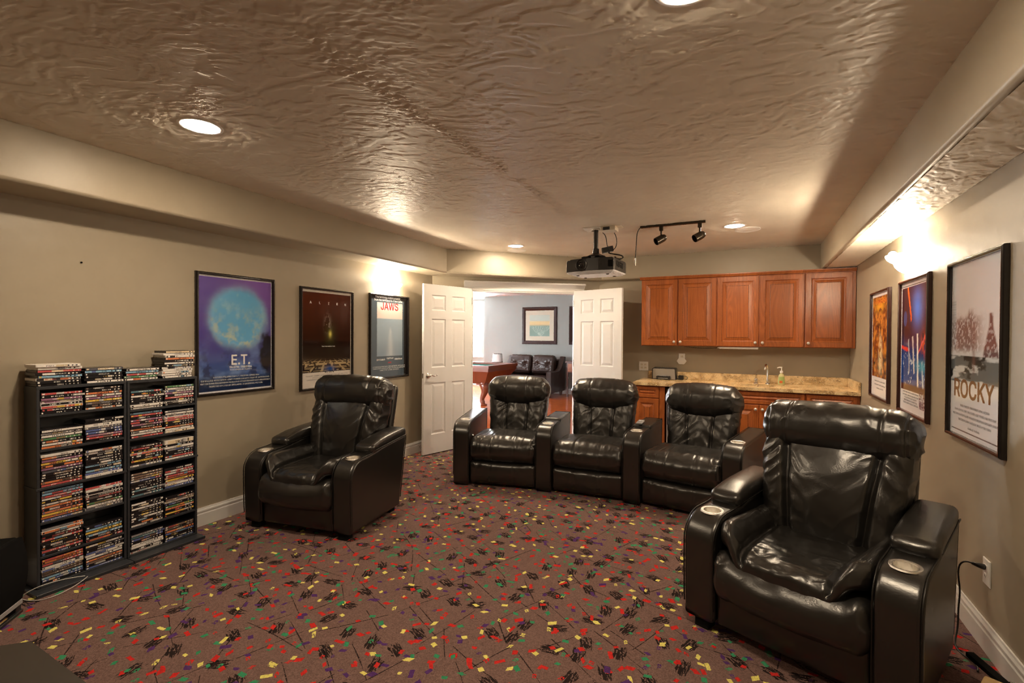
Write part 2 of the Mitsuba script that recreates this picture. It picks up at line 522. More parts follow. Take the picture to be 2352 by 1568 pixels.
structure('floor', 'brown theater carpet with red, yellow, green and purple confetti flecks and black strokes',
          prism([(XL, YF), (XR, YF), (XR, YB), tuple(DB), tuple(DA)], .05, at=-.05), 'carpet')
def trowel_height(a, b, busy=0.0):
    """Skip-trowel plaster: flat plateaus with crisp torn edges, busier in patches; metres."""
    z = np.zeros_like(a)
    w1 = meshkit.fbm(np.stack([a * 4, b * 4, z + 3], -1), 2, 5) - .5
    patch = sstep(.40 - busy, .62 - busy, meshkit.fbm(np.stack([a * 1.5, b * 2.2, z + 8], -1), 3, 6))
    g = meshkit.fbm(np.stack([a * 13 + w1 * 3, b * 27 + w1 * 6, z], -1), 4, 7)
    g2 = meshkit.fbm(np.stack([a * 34 + w1 * 3, b * 58 + w1 * 6, z + 4], -1), 3, 8)
    fine = meshkit.noise(np.stack([a * 95, b * 120, z], -1), 9)
    # a rough taped joint runs along the room
    wander = .10 * (meshkit.fbm(np.stack([a * 6, b * 5, z + 2], -1), 2, 12) - .5)
    joint = np.exp(-((a + 1.42 + wander) / .06) ** 2) * sstep(.6, 1.2, b) * sstep(4.6, 3.6, b)
    joint = joint * sstep(.30, .55, meshkit.fbm(np.stack([a * 9, b * 6, z + 5], -1), 2, 13))
    rough = meshkit.fbm(np.stack([a * 60, b * 75, z + 7], -1), 2, 14)
    return joint * .0065 * sstep(.3, .7, rough) + .0020 * sstep(.50, .53, g) + .0014 * sstep(.47, .52, g2) * (.35 + .65 * patch) + patch * .0011 * fine

def sheet(us, vs, height, place):
    """A relief sheet over the grid us x vs; place(u, v, h) -> points."""
    U, V = np.meshgrid(us, vs, indexing='ij')
    v = place(U.ravel(), V.ravel(), height(U.ravel(), V.ravel()))
    n, m = len(us), len(vs)
    i, j = np.meshgrid(np.arange(n - 1), np.arange(m - 1), indexing='ij')
    q = (i * m + j).ravel()
    f = np.stack([q, q + m, q + m + 1, q + 1], 1)
    return v, np.vstack([f[:, [0, 1, 2]], f[:, [0, 2, 3]]])

def wall_height(a, b):
    z = np.zeros_like(a)
    g = meshkit.fbm(np.stack([a * 9, b * 11, z], -1), 4, 17)
    return .0008 * sstep(.585, .62, g) + .0002 * meshkit.noise(np.stack([a * 45, b * 45, z], -1), 19)

wl = Thing('wall_left', 'taupe textured wall on the left behind the three posters', kind='structure')
wl.own(sheet(np.arange(.6, 5.06, .013), np.arange(.0, 2.18, .013), wall_height, lambda a, b, h: np.column_stack([XL - .0012 + h, a, b])), 'wall_paint', True)
wl.part('body', join(box(XL - .12, XL - .0013, .59, 5.09, 0, ZC), box(XL - .12, XL, YF, .6, 0, ZC)), 'wall_paint')
wr = Thing('wall_right', 'pale taupe textured wall on the right with three posters', kind='structure')
wr.own(sheet(np.arange(1.5, 6.44, .011), np.arange(.0, 2.18, .011), wall_height, lambda a, b, h: np.column_stack([XR + .0012 - h, a, b])), 'wall_paint', True)
wr.part('body', join(box(XR + .0013, XR + .12, 1.49, YB + .12, 0, ZC), box(XR, XR + .12, YF, 1.5, 0, ZC)), 'wall_paint')
structure('wall_back', 'dark taupe wall behind the wet bar', box(-1.95, XR, YB, YB + .12, 0, ZC), 'wall_paint')
structure('wall_front', 'taupe wall behind the camera', box(XL, XR, YF - .12, YF, 0, ZC), 'wall_paint')
OPEN0, OPEN1, OPENZ = .50, 1.935, 2.000
structure('wall_diagonal', 'angled taupe wall around the white double doors',
          join(box(-.02, OPEN0, 0, ZC, -.12, 0), box(OPEN1, DL + .02, 0, ZC, -.12, 0), box(OPEN0, OPEN1, OPENZ, ZC, -.12, 0)), 'wall_paint', M=DIAG)

# tray ceiling: a higher middle within a lowered rim
ceil = Thing('ceiling', 'taupe knockdown-textured tray ceiling', kind='structure')
ys = [.55]
while ys[-1] < 6.40: ys.append(ys[-1] + .005 + .0019 * (ys[-1] - .55))
ceil.own(sheet(np.arange(-3.32, .70, .0078), np.array(ys), trowel_height, lambda a, b, h: np.column_stack([a, b, ZC - h])), 'ceiling_paint', True)
ceil.part('slab', join(box(XL - .1, XR + .1, YF - .1, YB + .1, ZC + .002, ZC + .08), box(XL - .1, XR + .1, YF - .1, .56, ZC, ZC + .01)), 'ceiling_paint')
ceil.part('soffit_underside', sheet(np.arange(.70, .968, .008), np.arange(1.4, 6.34, .010), lambda a, b: trowel_height(b, a, .15), lambda a, b, h: np.column_stack([a, b, ZS - .0004 - h])), 'ceiling_paint', True)

def soffit(a, b, d):
    """Rim along a -> b; d: depth towards the room on the right of a -> b; rounded lower edge."""
    a, b = np.array(a), np.array(b)
    L = np.linalg.norm(b - a); e = (b - a) / L; n = np.array([e[1], -e[0]])
    r = .022
    arc = [(d - r + r * math.cos(t), ZS + r + r * math.sin(t)) for t in np.linspace(0, -math.pi / 2, 8)]
    poly = [(-.02, ZS), (-.02, ZC + .01), (d, ZC + .01)] + arc
    v, f = prism(poly, L, 'y')
    return xf((v, f), frame((a[0], a[1], 0), (n[0], n[1], 0), (e[0], e[1], 0), (0, 0, 1)))

SC = np.array([-3.300, 4.862])
ceil.part('soffit', soffit((XL, YF), (XL, SC[1]), SC[0] - XL), 'wall_paint', 35)
ceil.part('soffit', soffit((XR, YB), (XR, YF), XR - .672), 'wall_paint', 35)
ceil.part('soffit', soffit((-1.90, YB), (XR, YB), .10), 'wall_paint', 35)
corner = [(XL - .02, SC[1]), (SC[0], SC[1]), (-1.815, 6.34), (-1.815, YB + .02), tuple(DB), tuple(DA)]
pc = Polygon(corner)
r_ = .022
layers = [prism(pc.buffer(0), ZC - ZS - r_ + .01, at=ZS + r_)]
layers += [prism(Polygon([(XL - .02, SC[1]), (SC[0] - s * .0, SC[1]), (-1.815, 6.34), (-1.815, YB + .02), tuple(DB), tuple(DA)]).buffer(-(r_ - r_ * math.cos(t)) - 1e-5), .0045, at=ZS + r_ - r_ * math.sin(t) - .001)
           for t, s in [(math.radians(a), 0) for a in (12, 24, 36, 48, 60, 72, 84, 90)]]
ceil.part('soffit', join(*layers), 'wall_paint')

# baseboards: a moulded profile
def baseboard(L):
    prof = [(0, 0), (.016, 0), (.016, .086), (.012, .092), (.012, .098), (.015, .103), (.015, .112), (.009, .122), (.007, .131), (0, .131)]
    return prism(prof, L, 'y')
def base_run(name, label, a, b):
    a, b = np.array(a, float), np.array(b, float)
    L = np.linalg.norm(b - a); e = (b - a) / L; n = np.array([e[1], -e[0]])
    structure(name, label, baseboard(L), 'trim_white', False, frame((a[0], a[1], 0), (n[0], n[1], 0), (e[0], e[1], 0), (0, 0, 1)))
base_run('baseboard_left', 'white moulded baseboard along the left wall', (XL, YF), (XL, 5.03))
base_run('baseboard_right', 'white moulded baseboard along the right wall', (XR, 5.78), (XR, YF))
base_run('baseboard_back', 'white moulded baseboard on the stretch of wall beside the right door leaf', (DB[0], YB), (-1.27, YB))
base_run('baseboard_diagonal', 'short white baseboard left of the doorway', tuple(DA), tuple(DA + DE * .42))

# door trim: jambs, casing, crown head
trim = Thing('trim_1', 'white casing with a crown moulding head around the double doorway', kind='structure', M=DIAG)
trim.part('jamb', cbox(OPEN0, OPEN0 + .02, 0, OPENZ, -.13, .012), 'trim_white')
trim.part('jamb', cbox(OPEN1 - .02, OPEN1, 0, OPENZ, -.13, .012), 'trim_white')
trim.part('jamb', cbox(OPEN0, OPEN1, OPENZ - .02, OPENZ, -.13, .012), 'trim_white')
trim.part('casing', cbox(OPEN0 - .068, OPEN0 + .004, 0, OPENZ, 0, .018), 'trim_white')
trim.part('casing', cbox(OPEN1 - .004, OPEN1 + .068, 0, OPENZ, 0, .018), 'trim_white')
trim.part('casing', cbox(OPEN0 - .068, OPEN1 + .068, OPENZ - .004, OPENZ + .036, 0, .022), 'trim_white')
crown = [(0, 0), (.020, 0), (.026, .004), (.026, .012), (.032, .018), (.050, .040), (.072, .058), (.078, .062), (.078, .078), (.070, .084), (0, .084)]
cr = prism(crown, OPEN1 - OPEN0 + .19, 'y')
trim.part('crown', xf(cr, frame((OPEN0 - .10, OPENZ + .034, 0), (0, 0, 1), (1, 0, 0), (0, 1, 0))), 'trim_white', 20)

# six-panel door leaves
def door_leaf(name, label, h, e, lever):
    h, e = np.array(h, float), np.array(e, float)
    w = np.linalg.norm(e - h); d = (e - h) / w
    n = np.array([d[1], -d[0]])
    if n[1] > 0: n = -n                                                 # the face seen from the room
    M = frame((h[0], h[1], .012), (d[0], d[1], 0), (0, 0, 1), (n[0], n[1], 0))
    t = Thing(name, label, kind='structure', M=M)
    H, th = 2.008, .035
    st, mid = .115, .10
    pw = (w - 2 * st - mid) / 2
    rows = [(.225, .84), (1.02, 1.60), (1.70, 1.885)]
    cols = [(st, st + pw), (st + pw + mid, w - st)]
    holes = [(a, b, c, g) for a, b in cols for c, g in rows]
    poly = Polygon([(0, 0), (w, 0), (w, H), (0, H)], [[(a, c), (b, c), (b, g), (a, g)] for a, b, c, g in holes])
    t.part('leaf', prism(poly, th, at=-th), 'trim_white')
    for a, b, c, g in holes:
        for s in (1,):
            m = rect_loft(b - a, g - c, [(0, 0), (.010, -.010), (.016, -.011), (.045, -.003), (.047, -.003)], False)
            back = rect_loft(b - a, g - c, [(0, -th), (.010, -th + .01), (.016, -th + .011), (.045, -th + .003)], False)
            back = (back[0], back[1][:, ::-1])
            t.part('panel', join(move(m, ((a + b) / 2, (c + g) / 2, 0)), move(back, ((a + b) / 2, (c + g) / 2, 0))), 'trim_white')
    for z in (.2, 1.0, 1.8):
        t.part('hinge', cbox(-.006, .004, z, z + .09, -.03, .004, .002), 'nickel')
    if lever:
        x = w - .062
        for sgn, z0 in ((1, 0), (-1, -th)):
            ros = lathe([(0, 0), (.030, 0), (.032, .004), (.026, .010), (.012, .014), (.011, .035), (0, .035)], 24)
            q = curve([(0, 0, .040), (-.03, .004, .044), (-.06, -.004, .044), (-.085, .004, .044), (-.105, -.004, .042)], 20)
            lev = tube(q, np.linspace(.009, .005, 20), 10)
            m = join(ros, lev, lathe([(0, .03), (.012, .03), (.013, .045), (.006, .051), (0, .051)], 16))
            if sgn < 0: m = scaled(m, (1, 1, -1)); m = (m[0], m[1][:, ::-1])
            t.part('lever_handle', move(m, (x, .928, z0)), 'nickel', 35)
        t.part('latch_plate', cbox(w - .001, w + .001, .90, .956, -.028, -.006, .0004), 'nickel')
    return t
door_leaf('door_1', 'open white six-panel door leaf with a lever handle, left of the doorway', (-3.218, 5.318), (-3.429, 4.592), True)
door_leaf('door_2', 'open white six-panel door leaf right of the doorway, beside the wall cabinets', (-2.150, 6.185), (-1.450, 5.968), False)
ds = Thing('door_stop', 'small metal spring door stop on the left baseboard beside the open door', 'door stop')
ds.own(join(tube([(XL + .012, 4.755, .06), (XL + .04, 4.745, .058), (XL + .085, 4.735, .056)], [.006, .005, .005], 8), lathe([(0, 0), (.012, 0), (.012, .012), (0, .012)], 12).apply_transform(trimesh.transformations.rotation_matrix(math.pi / 2, [0, 1, 0])).apply_translation([XL + .08, 4.736, .056])), 'nickel', 35)

# ------------------------------------------------------------------ the room beyond the doors
YW, YW2, XW, XE, XJ = 11.25, 12.0, -9.2, -1.95, -6.42
structure('wall_far', 'pale grey wall of the next room behind the loveseat', box(XJ, XE, YW, YW + .9, 0, ZC), 'grey_paint')
WX0, WX1, WZ0, WZ1 = -8.30, -6.93, .83, 2.13
structure('wall_far_window', 'grey wall of the next room around its window',
          join(box(XW, WX0, YW2, YW2 + .12, 0, ZC), box(WX1, XJ, YW2, YW2 + .12, 0, ZC), box(WX0, WX1, YW2, YW2 + .12, 0, WZ0), box(WX0, WX1, YW2, YW2 + .12, WZ1, ZC)), 'grey_paint')
WV0, WV1 = -8.4, -5.2
structure('wall_far_left', 'grey wall on the left of the next room', box(XW - .12, XW, 4.9, YW2 + .12, 0, ZC), 'grey_paint')
structure('wall_far_right', 'grey wall on the right of the next room', box(XE, XE + .12, YB + .12, YW, 0, ZC), 'grey_paint')
structure('wall_far_near', 'grey wall of the next room that backs onto the theater', join(box(XW, WV0, 4.9, 5.02, 0, ZC), box(WV1, XL - .12, 4.9, 5.02, 0, ZC), box(WV0, WV1, 4.9, 5.02, 0, .7), box(WV0, WV1, 4.9, 5.02, 2.15, ZC)), 'grey_paint')
structure('ceiling_001', 'white ceiling of the next room', prism([(XW - .1, 4.9), (XL - .1, 4.9), (XL - .1, 5.08), tuple(DA - DN * .1), tuple(DB - DN * .1), (XE, YB), (XE + .1, YW2 + .1), (XW - .1, YW2 + .1)], .06, at=ZC), 'white_ceiling')
fl2 = Thing('floor_001', 'glossy red-brown hardwood floor of the next room', kind='structure')
hx = [(XW, 4.9), (XL - .12, 4.9)] + [tuple(DA - DN * .0), tuple(DB - DN * .0), (XE + .05, YB + .05), (XE + .05, YW2), (XW, YW2)]
fl2.own(prism(hx, .04, at=-.05), 'dark_wood')
region = Polygon(hx).buffer(-.002)
view = Polygon([(-3.4, 5.4), (-1.95, 6.5), (-1.95, 11.2), (-6.3, 11.2)])
pw_, i_ = .083, 0
pt = np.random.default_rng(3)
rest = []
for row in range(int((YW2 - 4.9) / pw_) + 1):
    y0 = 4.9 + row * pw_
    x = XW - pt.random() * .9
    while x < XE + .1:
        L = .7 + 1.1 * pt.random()
        g = Polygon([(x + .0012, y0 + .0012), (x + L - .0012, y0 + .0012), (x + L - .0012, y0 + pw_ - .0012), (x + .0012, y0 + pw_ - .0012)])
        near = g.intersects(view)
        g = g.intersection(region)
        x += L
        if g.is_empty or g.geom_type != 'Polygon' or g.area < 1e-3: continue
        m = prism(g, .0105, at=-.0105 + .0006 * pt.random())
        if near and i_ < 230 and (y0 < 11.25):
            fl2.part('plank', m, 'hardwood'); i_ += 1
        else: rest.append(m)
fl2.part('planks', join(*rest), 'hardwood', kind='stuff')
base_run('baseboard_far', 'white baseboard below the pale grey wall of the next room', (XJ, YW), (XE, YW))
base_run('baseboard_far_left', 'white baseboard under the window of the next room', (XW, YW2), (XJ, YW2))

def window(name, label, M, w, h, strength):
    t = Thing(name, label, kind='structure', M=M)
    t.part('frame', ring_loft(w, h, [(0, -.11), (0, .0), (.03, .0), (.03, -.02), (.05, -.02), (.05, -.11)]), 'trim_white')
    t.part('sill', cbox(-w / 2 - .05, w / 2 + .05, -h / 2 - .03, -h / 2, -.05, .05), 'trim_white')
    t.part('mullion', cbox(-.02, .02, -h / 2 + .04, h / 2 - .04, -.075, -.035), 'trim_white')
    t.part('blind', join(cbox(-w / 2 + .03, w / 2 - .03, h / 2 - .07, h / 2 - .02, -.03, .02), box(-w / 2 + .05, w / 2 - .05, h / 2 - .16, h / 2 - .06, -.028, -.022)), 'white_plastic', label='rolled-up white blind')
    v = np.array([[-w / 2 + .04, -h / 2 + .04, -.08], [w / 2 - .04, -h / 2 + .04, -.08], [w / 2 - .04, h / 2 - .04, -.08], [-w / 2 + .04, h / 2 - .04, -.08]])
    t.part('pane', (v, np.array([[0, 1, 2, 3]])), 'black_matte', label='daylit pane', emitter={'type': 'area', 'radiance': {'type': 'rgb', 'value': list(strength)}})
window('window_1', 'bright daylit window at the far left of the next room', frame(((WX0 + WX1) / 2, YW2, (WZ0 + WZ1) / 2), (1, 0, 0), (0, 0, 1), (0, -1, 0)), WX1 - WX0, WZ1 - WZ0, DAY)
window('window_2', 'wide daylit window in the near wall of the next room', frame(((WV0 + WV1) / 2, 5.02, 1.425), (-1, 0, 0), (0, 0, 1), (0, 1, 0)), WV1 - WV0, 1.45, DAY_SIDE)

# ------------------------------------------------------------------ lamps
def recessed(x, y, label):
    t = Thing('recessed_light', label, 'ceiling light', 'recessed ceiling lights', M=frame((x, y, ZC), (1, 0, 0), (0, -1, 0), (0, 0, -1)))
    t.part('trim_ring', lathe([(.080, -.001), (.083, .004), (.092, .006), (.101, .003), (.103, -.001)], 40), 'white_plastic', True)
    d = lathe([(.0, .016), (.03, .0145), (.06, .009), (.081, .0015)], 40)
    v, f = vf(d)
    n = np.cross(v[f[0, 1]] - v[f[0, 0]], v[f[0, 2]] - v[f[0, 0]])
    t.part('lens', (v, f if n[2] > 0 else f[:, ::-1]), 'black_matte', label='glowing lens', emitter={'type': 'area', 'radiance': {'type': 'rgb', 'value': list(LAMP)}})
recessed(-2.500, 1.49, 'glowing recessed light above the left rack, nearest the left soffit')
recessed(-2.470, 5.05, 'small glowing recessed light above the doorway, behind a round ceiling speaker')
recessed(-.160, 4.99, 'glowing recessed light right of the track light, touching a round ceiling speaker')
recessed(-.185, 1.52, 'recessed light at the top edge of the photo, only its glow in view')

def ceiling_speaker(x, y, label):
    t = Thing('ceiling_speaker', label, 'speaker', M=frame((x, y, ZC), (1, 0, 0), (0, -1, 0), (0, 0, -1)))
    t.part('rim', lathe([(.104, -.001), (.106, .006), (.114, .007), (.117, -.001)], 40), 'white_plastic', True)
    t.part('grille', lathe([(.0, .007), (.104, .005), (.105, -.001)], 40), 'speaker_white', True)
ceiling_speaker(-2.585, 5.32, 'round white in-ceiling speaker above the open left door')
ceiling_speaker(-.050, 5.205, 'round white in-ceiling speaker above the wall cabinets')

def sconce(M, label):
    t = Thing('wall_sconce', label, 'wall lamp', M=M)
    # local x along the wall, y up, z out of the wall; rim at y = 0
    prof = [(.160, .000), (.158, -.010), (.148, -.028), (.128, -.044), (.112, -.052), (.108, -.060), (.100, -.080), (.082, -.102), (.055, -.120), (.025, -.128), (.0, -.130)]
    inner = [(r - .004 if r > .004 else 0, z + .003) for r, z in prof]
    def half(p, flip):
        m = lathe(p, 40, 0, math.pi)
        v, f = vf(m)
        v = np.column_stack([v[:, 0], v[:, 2], v[:, 1] * .92])
        n = np.cross(v[f[:, 1]] - v[f[:, 0]], v[f[:, 2]] - v[f[:, 0]])
        c = v[f].mean(1)
        s = (n * np.column_stack([c[:, 0], c[:, 1] + .03, c[:, 2]])).sum()
        return (v, f if (s > 0) != flip else f[:, ::-1])
    t.part('bowl', half(prof, False), 'bowl_glass', True, label='glowing frosted glass bowl', emitter={'type': 'area', 'radiance': {'type': 'rgb', 'value': list(BOWL)}})
    t.part('bowl_lining', half(inner, True), 'bowl_glass', True)
    t.part('backplate', cbox(-.055, .055, -.10, -.01, .0005, .012), 'nickel')
    b = trimesh.creation.icosphere(subdivisions=2, radius=.026)
    t.part('bulb', move(b, (0, .004, .106)), 'bulb_skin', label='bulb', emitter={'type': 'area', 'radiance': {'type': 'rgb', 'value': list(BULB)}})
sconce(on_left(4.205, 1.985), 'glowing frosted glass bowl sconce on the left wall, beside the open door')
sconce(on_right(4.17, 1.985), 'glowing frosted glass bowl sconce on the right wall above two posters')

# ------------------------------------------------------------------ leather seating
ARM_EDGE = [(0, .022), (.002, .014), (.007, .006), (.014, .0015), (.024, 0)]

def dense(poly, step=.02):
    p = np.asarray(poly, float)
    out = []
    for a, b in zip(p, np.roll(p, -1, 0)):
        k = max(1, int(np.linalg.norm(b - a) / step))
        out += [a + (b - a) * i / k for i in range(k)]
    return np.array(out)

def arm_profile(top, back, slope, base=.05, r=.14, lean=.10):
    """Side outline (y, z), counter-clockwise seen from +x: rounded front, top rising to the back, leaning rear edge."""
    pts = [(back - lean, base), (back, top + slope - .02), (back - .012, top + slope), (back - .3, top + slope * .62), (r + .09, top + .004)]
    arc = [(r + .002 - r * math.sin(t) - .002, top - r * .92 + r * .92 * math.cos(t)) for t in np.linspace(.12, math.pi / 2, 10)]
    pts += arc + [(0.0, top - r - .08), (.004, base + .12), (.012, base)]
    return pts

def welt(poly, x, r=.0035, skip=lambda y, z: z < .09):
    p = [q for q in dense(poly, .03) if not skip(*q)]
    return tube([(x, a, b) for a, b in p], r, 6)

def cup_holder(t, arm, x, y, z, tilt):
    ring = lathe([(.0385, -.052), (.0385, -.002), (.040, .002), (.046, .0045), (.053, .0035), (.056, -.002)], 40)
    floor_ = lathe([(0, -.050), (.0385, -.050)], 40)
    v, f = vf(floor_)
    n = np.cross(v[f[0, 1]] - v[f[0, 0]], v[f[0, 2]] - v[f[0, 0]])
    if n[2] < 0: f = f[:, ::-1]
    rv, rf = vf(ring)
    # inner wall must face the axis
    c = rv[rf].mean(1); nn = np.cross(rv[rf[:, 1]] - rv[rf[:, 0]], rv[rf[:, 2]] - rv[rf[:, 0]])
    low = c[:, 2] < -.004
    if low.any() and (nn[low][:, :2] * c[low][:, :2]).sum() > 0: rf = rf[:, ::-1]
    t.part('cup_holder', rotx(join((rv, rf), (v, f)), tilt, (x, y, z)), 'steel', 40, under=arm, label='brushed steel cup holder')

def make_arm(t, x, poly, thick, cup=None, mat='leather', rot=None):
    m = loft_prism(dense(poly, .035), thick, ARM_EDGE)
    m = (m[0] + np.array([x, 0, 0]), m[1])
    if cup:
        y, z, tilt = cup
        hole = rotx(lathe([(0, -.056), (.0425, -.056), (.0425, .05), (0, .05)], 32), tilt, (x, y, z))
        cut = solid(m) - solid(hole)
        m = vf(cut)
    arm = t.part('arm', m, mat, 32)
    for sx in (-1, 1):
        t.part('welt', welt(poly, x + sx * (thick / 2 - .004)), 'leather_seam', True, under=arm)
    if cup: cup_holder(t, arm, x, y, z, tilt)
    return arm

def feet(t, xs, ys, h=.055, s=.035):
    for x in xs:
        for y in ys:
            t.part('foot', cbox(x - s, x + s, y - s, y + s, 0, h, .004), 'black_matte')

def recliner(o, deg, label):
    t = Thing('recliner', label, 'recliner', M=turn(o, deg))
    W, TH = .460, .155
    ax = W - TH / 2
    poly = arm_profile(.548, .745, .052)
    for s in (-1, 1):
        arm = make_arm(t, s * ax, poly, TH, (.135, .5445, 2.5))
        pad = cushion(TH + .008, .50, .075, (.030, .035, .030), (16, 40, 12), (0, .012, .012),
                      shape=lambda p: np.column_stack([p[:, 0] * (1 - .05 * sstep(.1, .25, p[:, 1])), p[:, 1], p[:, 2] + .010 * sstep(-.08, -.25, p[:, 1]) * -1.2]))
        t.part('armrest_pad', rotx(pad, 4.5, (s * ax, .505, .605)), 'leather', True, under=arm)
        t.part('pad_welt', rotx(tube([(s2 * (TH / 2 + .004), y, -.020) for s2, y in [(-1, .23), (-1, -.20), (-.8, -.246), (.8, -.246), (1, -.20), (1, .23)]], .0035, 6), 4.5, (s * ax, .505, .605)), 'leather_seam', True, under=arm)
        if s < 0:
            b = lathe([(0, 0), (.022, 0), (.024, .004), (.018, .006), (.012, .010), (0, .011)], 24)
            t.part('recline_button', xf(b, frame((-ax + TH / 2, .175, .505), (0, 1, 0), (0, 0, 1), (1, 0, 0))), 'black_plastic', 35, under=arm)
    iw = 2 * (W - TH) - .004
    # kick panel under the footrest
    kick = cushion(iw, .10, .215, (.02, .02, .02), (24, 6, 16), (0, .02, 0), disp=lambda p, n: .0012 * creases(p, 5, 4, 9, 5))
    t.part('kick_panel', move(kick, (0, .075, .155)), 'leather', True)
    body = cbox(-iw / 2, iw / 2, .08, .72, .06, .33, .01)
    t.part('base', body, 'black_matte')
    # padded footrest roll that carries on under the seat
    def roll_d(p, n):
        e = sstep(.55, 1.0, np.abs(p[:, 0]) / (iw / 2))
        fr = sstep(0, -.1, p[:, 1])
        return fr * (.009 * creases(p, 16, 3, 3, 3) * e + .0045 * creases(p, 7, 5, 6, 8)) + groove(np.abs(p[:, 0]) - .19, .005, .004) * fr * 0
    fr = cushion(iw + .006, .30, .20, (.05, .10, .085), (70, 40, 36), (.0, .022, .012), disp=roll_d,
                 shape=lambda p: np.column_stack([p[:, 0], p[:, 1] - .030 * (1 - (p[:, 0] / (iw / 2)) ** 2), p[:, 2] + .03 * (np.abs(p[:, 0]) / (iw / 2)) ** 2.5 * sstep(.0, .08, p[:, 2])]))
    t.part('footrest', move(fr, (0, .118, .286)), 'leather', True)
    # seat: flat centre between two raised wings, a lip over the footrest
    d, w, h = .56, iw, .105
    def seat_shape(p):
        u = np.abs(p[:, 0]) / (w / 2)
        yb = (p[:, 1] + d / 2) / d
        sx = .57 + .11 * yb
        wing = sstep(sx - .06, sx + .26, u) * (.098 - .02 * yb)
        dip = -.010 * np.exp(-((u / .6) ** 4))
        z = p[:, 2] + wing + dip
        y = p[:, 1] + .045 * sstep(.66, 1, u) * sstep(.25, 0, yb) - .02 * (1 - u ** 2) * sstep(.3, 0, yb)
        return np.column_stack([p[:, 0] * (1 - .0), y, z - .012 * sstep(.15, 0, yb)])
    def seat_d(p, n):
        u = np.abs(p[:, 0]); yb = (p[:, 1] + d / 2) / d
        topm = sstep(.2, .7, n[:, 2])
        seam = u - (w / 2) * (.57 + .11 * yb)
        g = groove(seam, .010, .026) * sstep(-.1, .3, n[:, 2])
        near = np.exp(-np.abs(seam) / .05)
        wr = .0075 * creases(p, 9, 34, 3, 21) * near * topm * sstep(-.01, .03, seam)
        cen = (seam < -.01) * topm * sstep(.62, .15, yb)
        wr2 = cen * (.0058 * creases(p, 15, 22, 3, 33, .05) + .0040 * creases(p, 26, 36, 3, 35))
        soft = .0025 * creases(p, 7, 12, 4, 41) * topm
        fr_ = sstep(-.3, -.8, n[:, 1])
        return g + wr + wr2 + soft + fr_ * .005 * creases(p, 24, 3, 4, 44)
    seat = cushion(w, d, h, (.035, .055, .045), (110, 90, 24), (0, .0, .012), disp=seat_d, shape=seat_shape)
    t.part('seat_cushion', move(seat, (0, .270, .392)), 'leather', True)
    # back: a centre panel between two bolsters
    bw, bd, bh = .640, .20, .56
    def back_shape(p):
        zb = (p[:, 2] + bh / 2) / bh
        k = .86 + .14 * sstep(0, .8, zb)
        return np.column_stack([p[:, 0] * k, p[:, 1] - .02 * np.sin(np.pi * np.clip(zb, 0, 1)), p[:, 2]])
    def back_d(p, n):
        zb = (p[:, 2] + bh / 2) / bh
        frm = sstep(-.15, -.6, n[:, 1])
        sx = .155 + .055 * zb
        seam = np.abs(p[:, 0]) - sx
        g = groove(seam, .014, .030) * frm
        g2 = groove(np.abs(p[:, 0]) - (.295 + .03 * zb), .005, .004) * frm
        outer = sstep(0, .04, seam); inner = sstep(0, -.04, seam)
        diag = p.copy(); diag[:, 2] = p[:, 2] + np.abs(p[:, 0]) * 1.15
        wr = outer * (.012 * creases(diag, 3, 3, 13, 51) + .004 * creases(diag, 6, 3, 30, 52)) * (.35 + .65 * sstep(.25, .75, zb))
        diag2 = p.copy(); diag2[:, 2] = p[:, 2] - np.abs(p[:, 0]) * 1.0
        wi = inner * np.exp(-np.abs(seam) / .07) * .012 * creases(diag2, 4, 3, 13, 55)
        bulge = .016 * np.exp(-(p[:, 0] / .13) ** 2) * np.sin(np.pi * np.clip(zb, 0, 1)) + .012 * np.exp(-((np.abs(p[:, 0]) - .25) / .05) ** 2)
        side = sstep(.4, .9, np.abs(n[:, 0]))
        return frm * (g + g2 + wr + wi + bulge + .004 * creases(p, 7, 3, 7, 58)) + side * .006 * creases(p, 3, 5, 9, 61)
    back = cushion(bw, bd, bh, (.055, .075, .06), (120, 30, 110), (0, .02, 0), disp=back_d, shape=back_shape)
    tilt = -16.5
    bk = t.part('backrest', rotx(back, tilt, (0, .640, .635)), 'leather', True)
    # headrest roll
    hw, hd, hh = .655, .235, .255
    def head_d(p, n):
        frm = sstep(-.1, -.5, n[:, 1]) + sstep(.3, .7, n[:, 2])
        frm = np.clip(frm, 0, 1)
        seam = np.abs(p[:, 0]) - .205
        g = groove(seam, .0045, .0055) * frm + groove(np.abs(p[:, 0]) - .295, .005, .007)
        endm = sstep(.25, .31, np.abs(p[:, 0]))
        topm = sstep(.2, .8, n[:, 2])
        return g + endm * .011 * creases(p, 5, 13, 17, 71) + topm * .007 * creases(p, 15, 4, 4, 73) + frm * .004 * creases(p, 11, 5, 4, 77)
    head = cushion(hw, hd, hh, (.06, .105, .105), (120, 44, 44), (.012, .022, .008), disp=head_d,
                   shape=lambda p: np.column_stack([p[:, 0], p[:, 1], p[:, 2] - .018 * (p[:, 0] / (hw / 2)) ** 2 * sstep(0, .1, p[:, 2])]))
    t.part('headrest', rotx(head, -9, (0, .690, .940)), 'leather', True)
    shell = cushion(bw - .02, .07, .84, (.03, .03, .05), (20, 6, 20), (0, .01, 0))
    t.part('back_shell', rotx(shell, -14, (0, .765, .58)), 'leather', True)
    feet(t, (-W + .085, W - .085), (.06, .62))
    return t

recliner((-2.872, 2.36), 9.3, 'black leather recliner with padded arms in front of the left wall posters')
recliner((.128, 2.338), -23.2, 'large black leather recliner in the right foreground near the wall outlet')

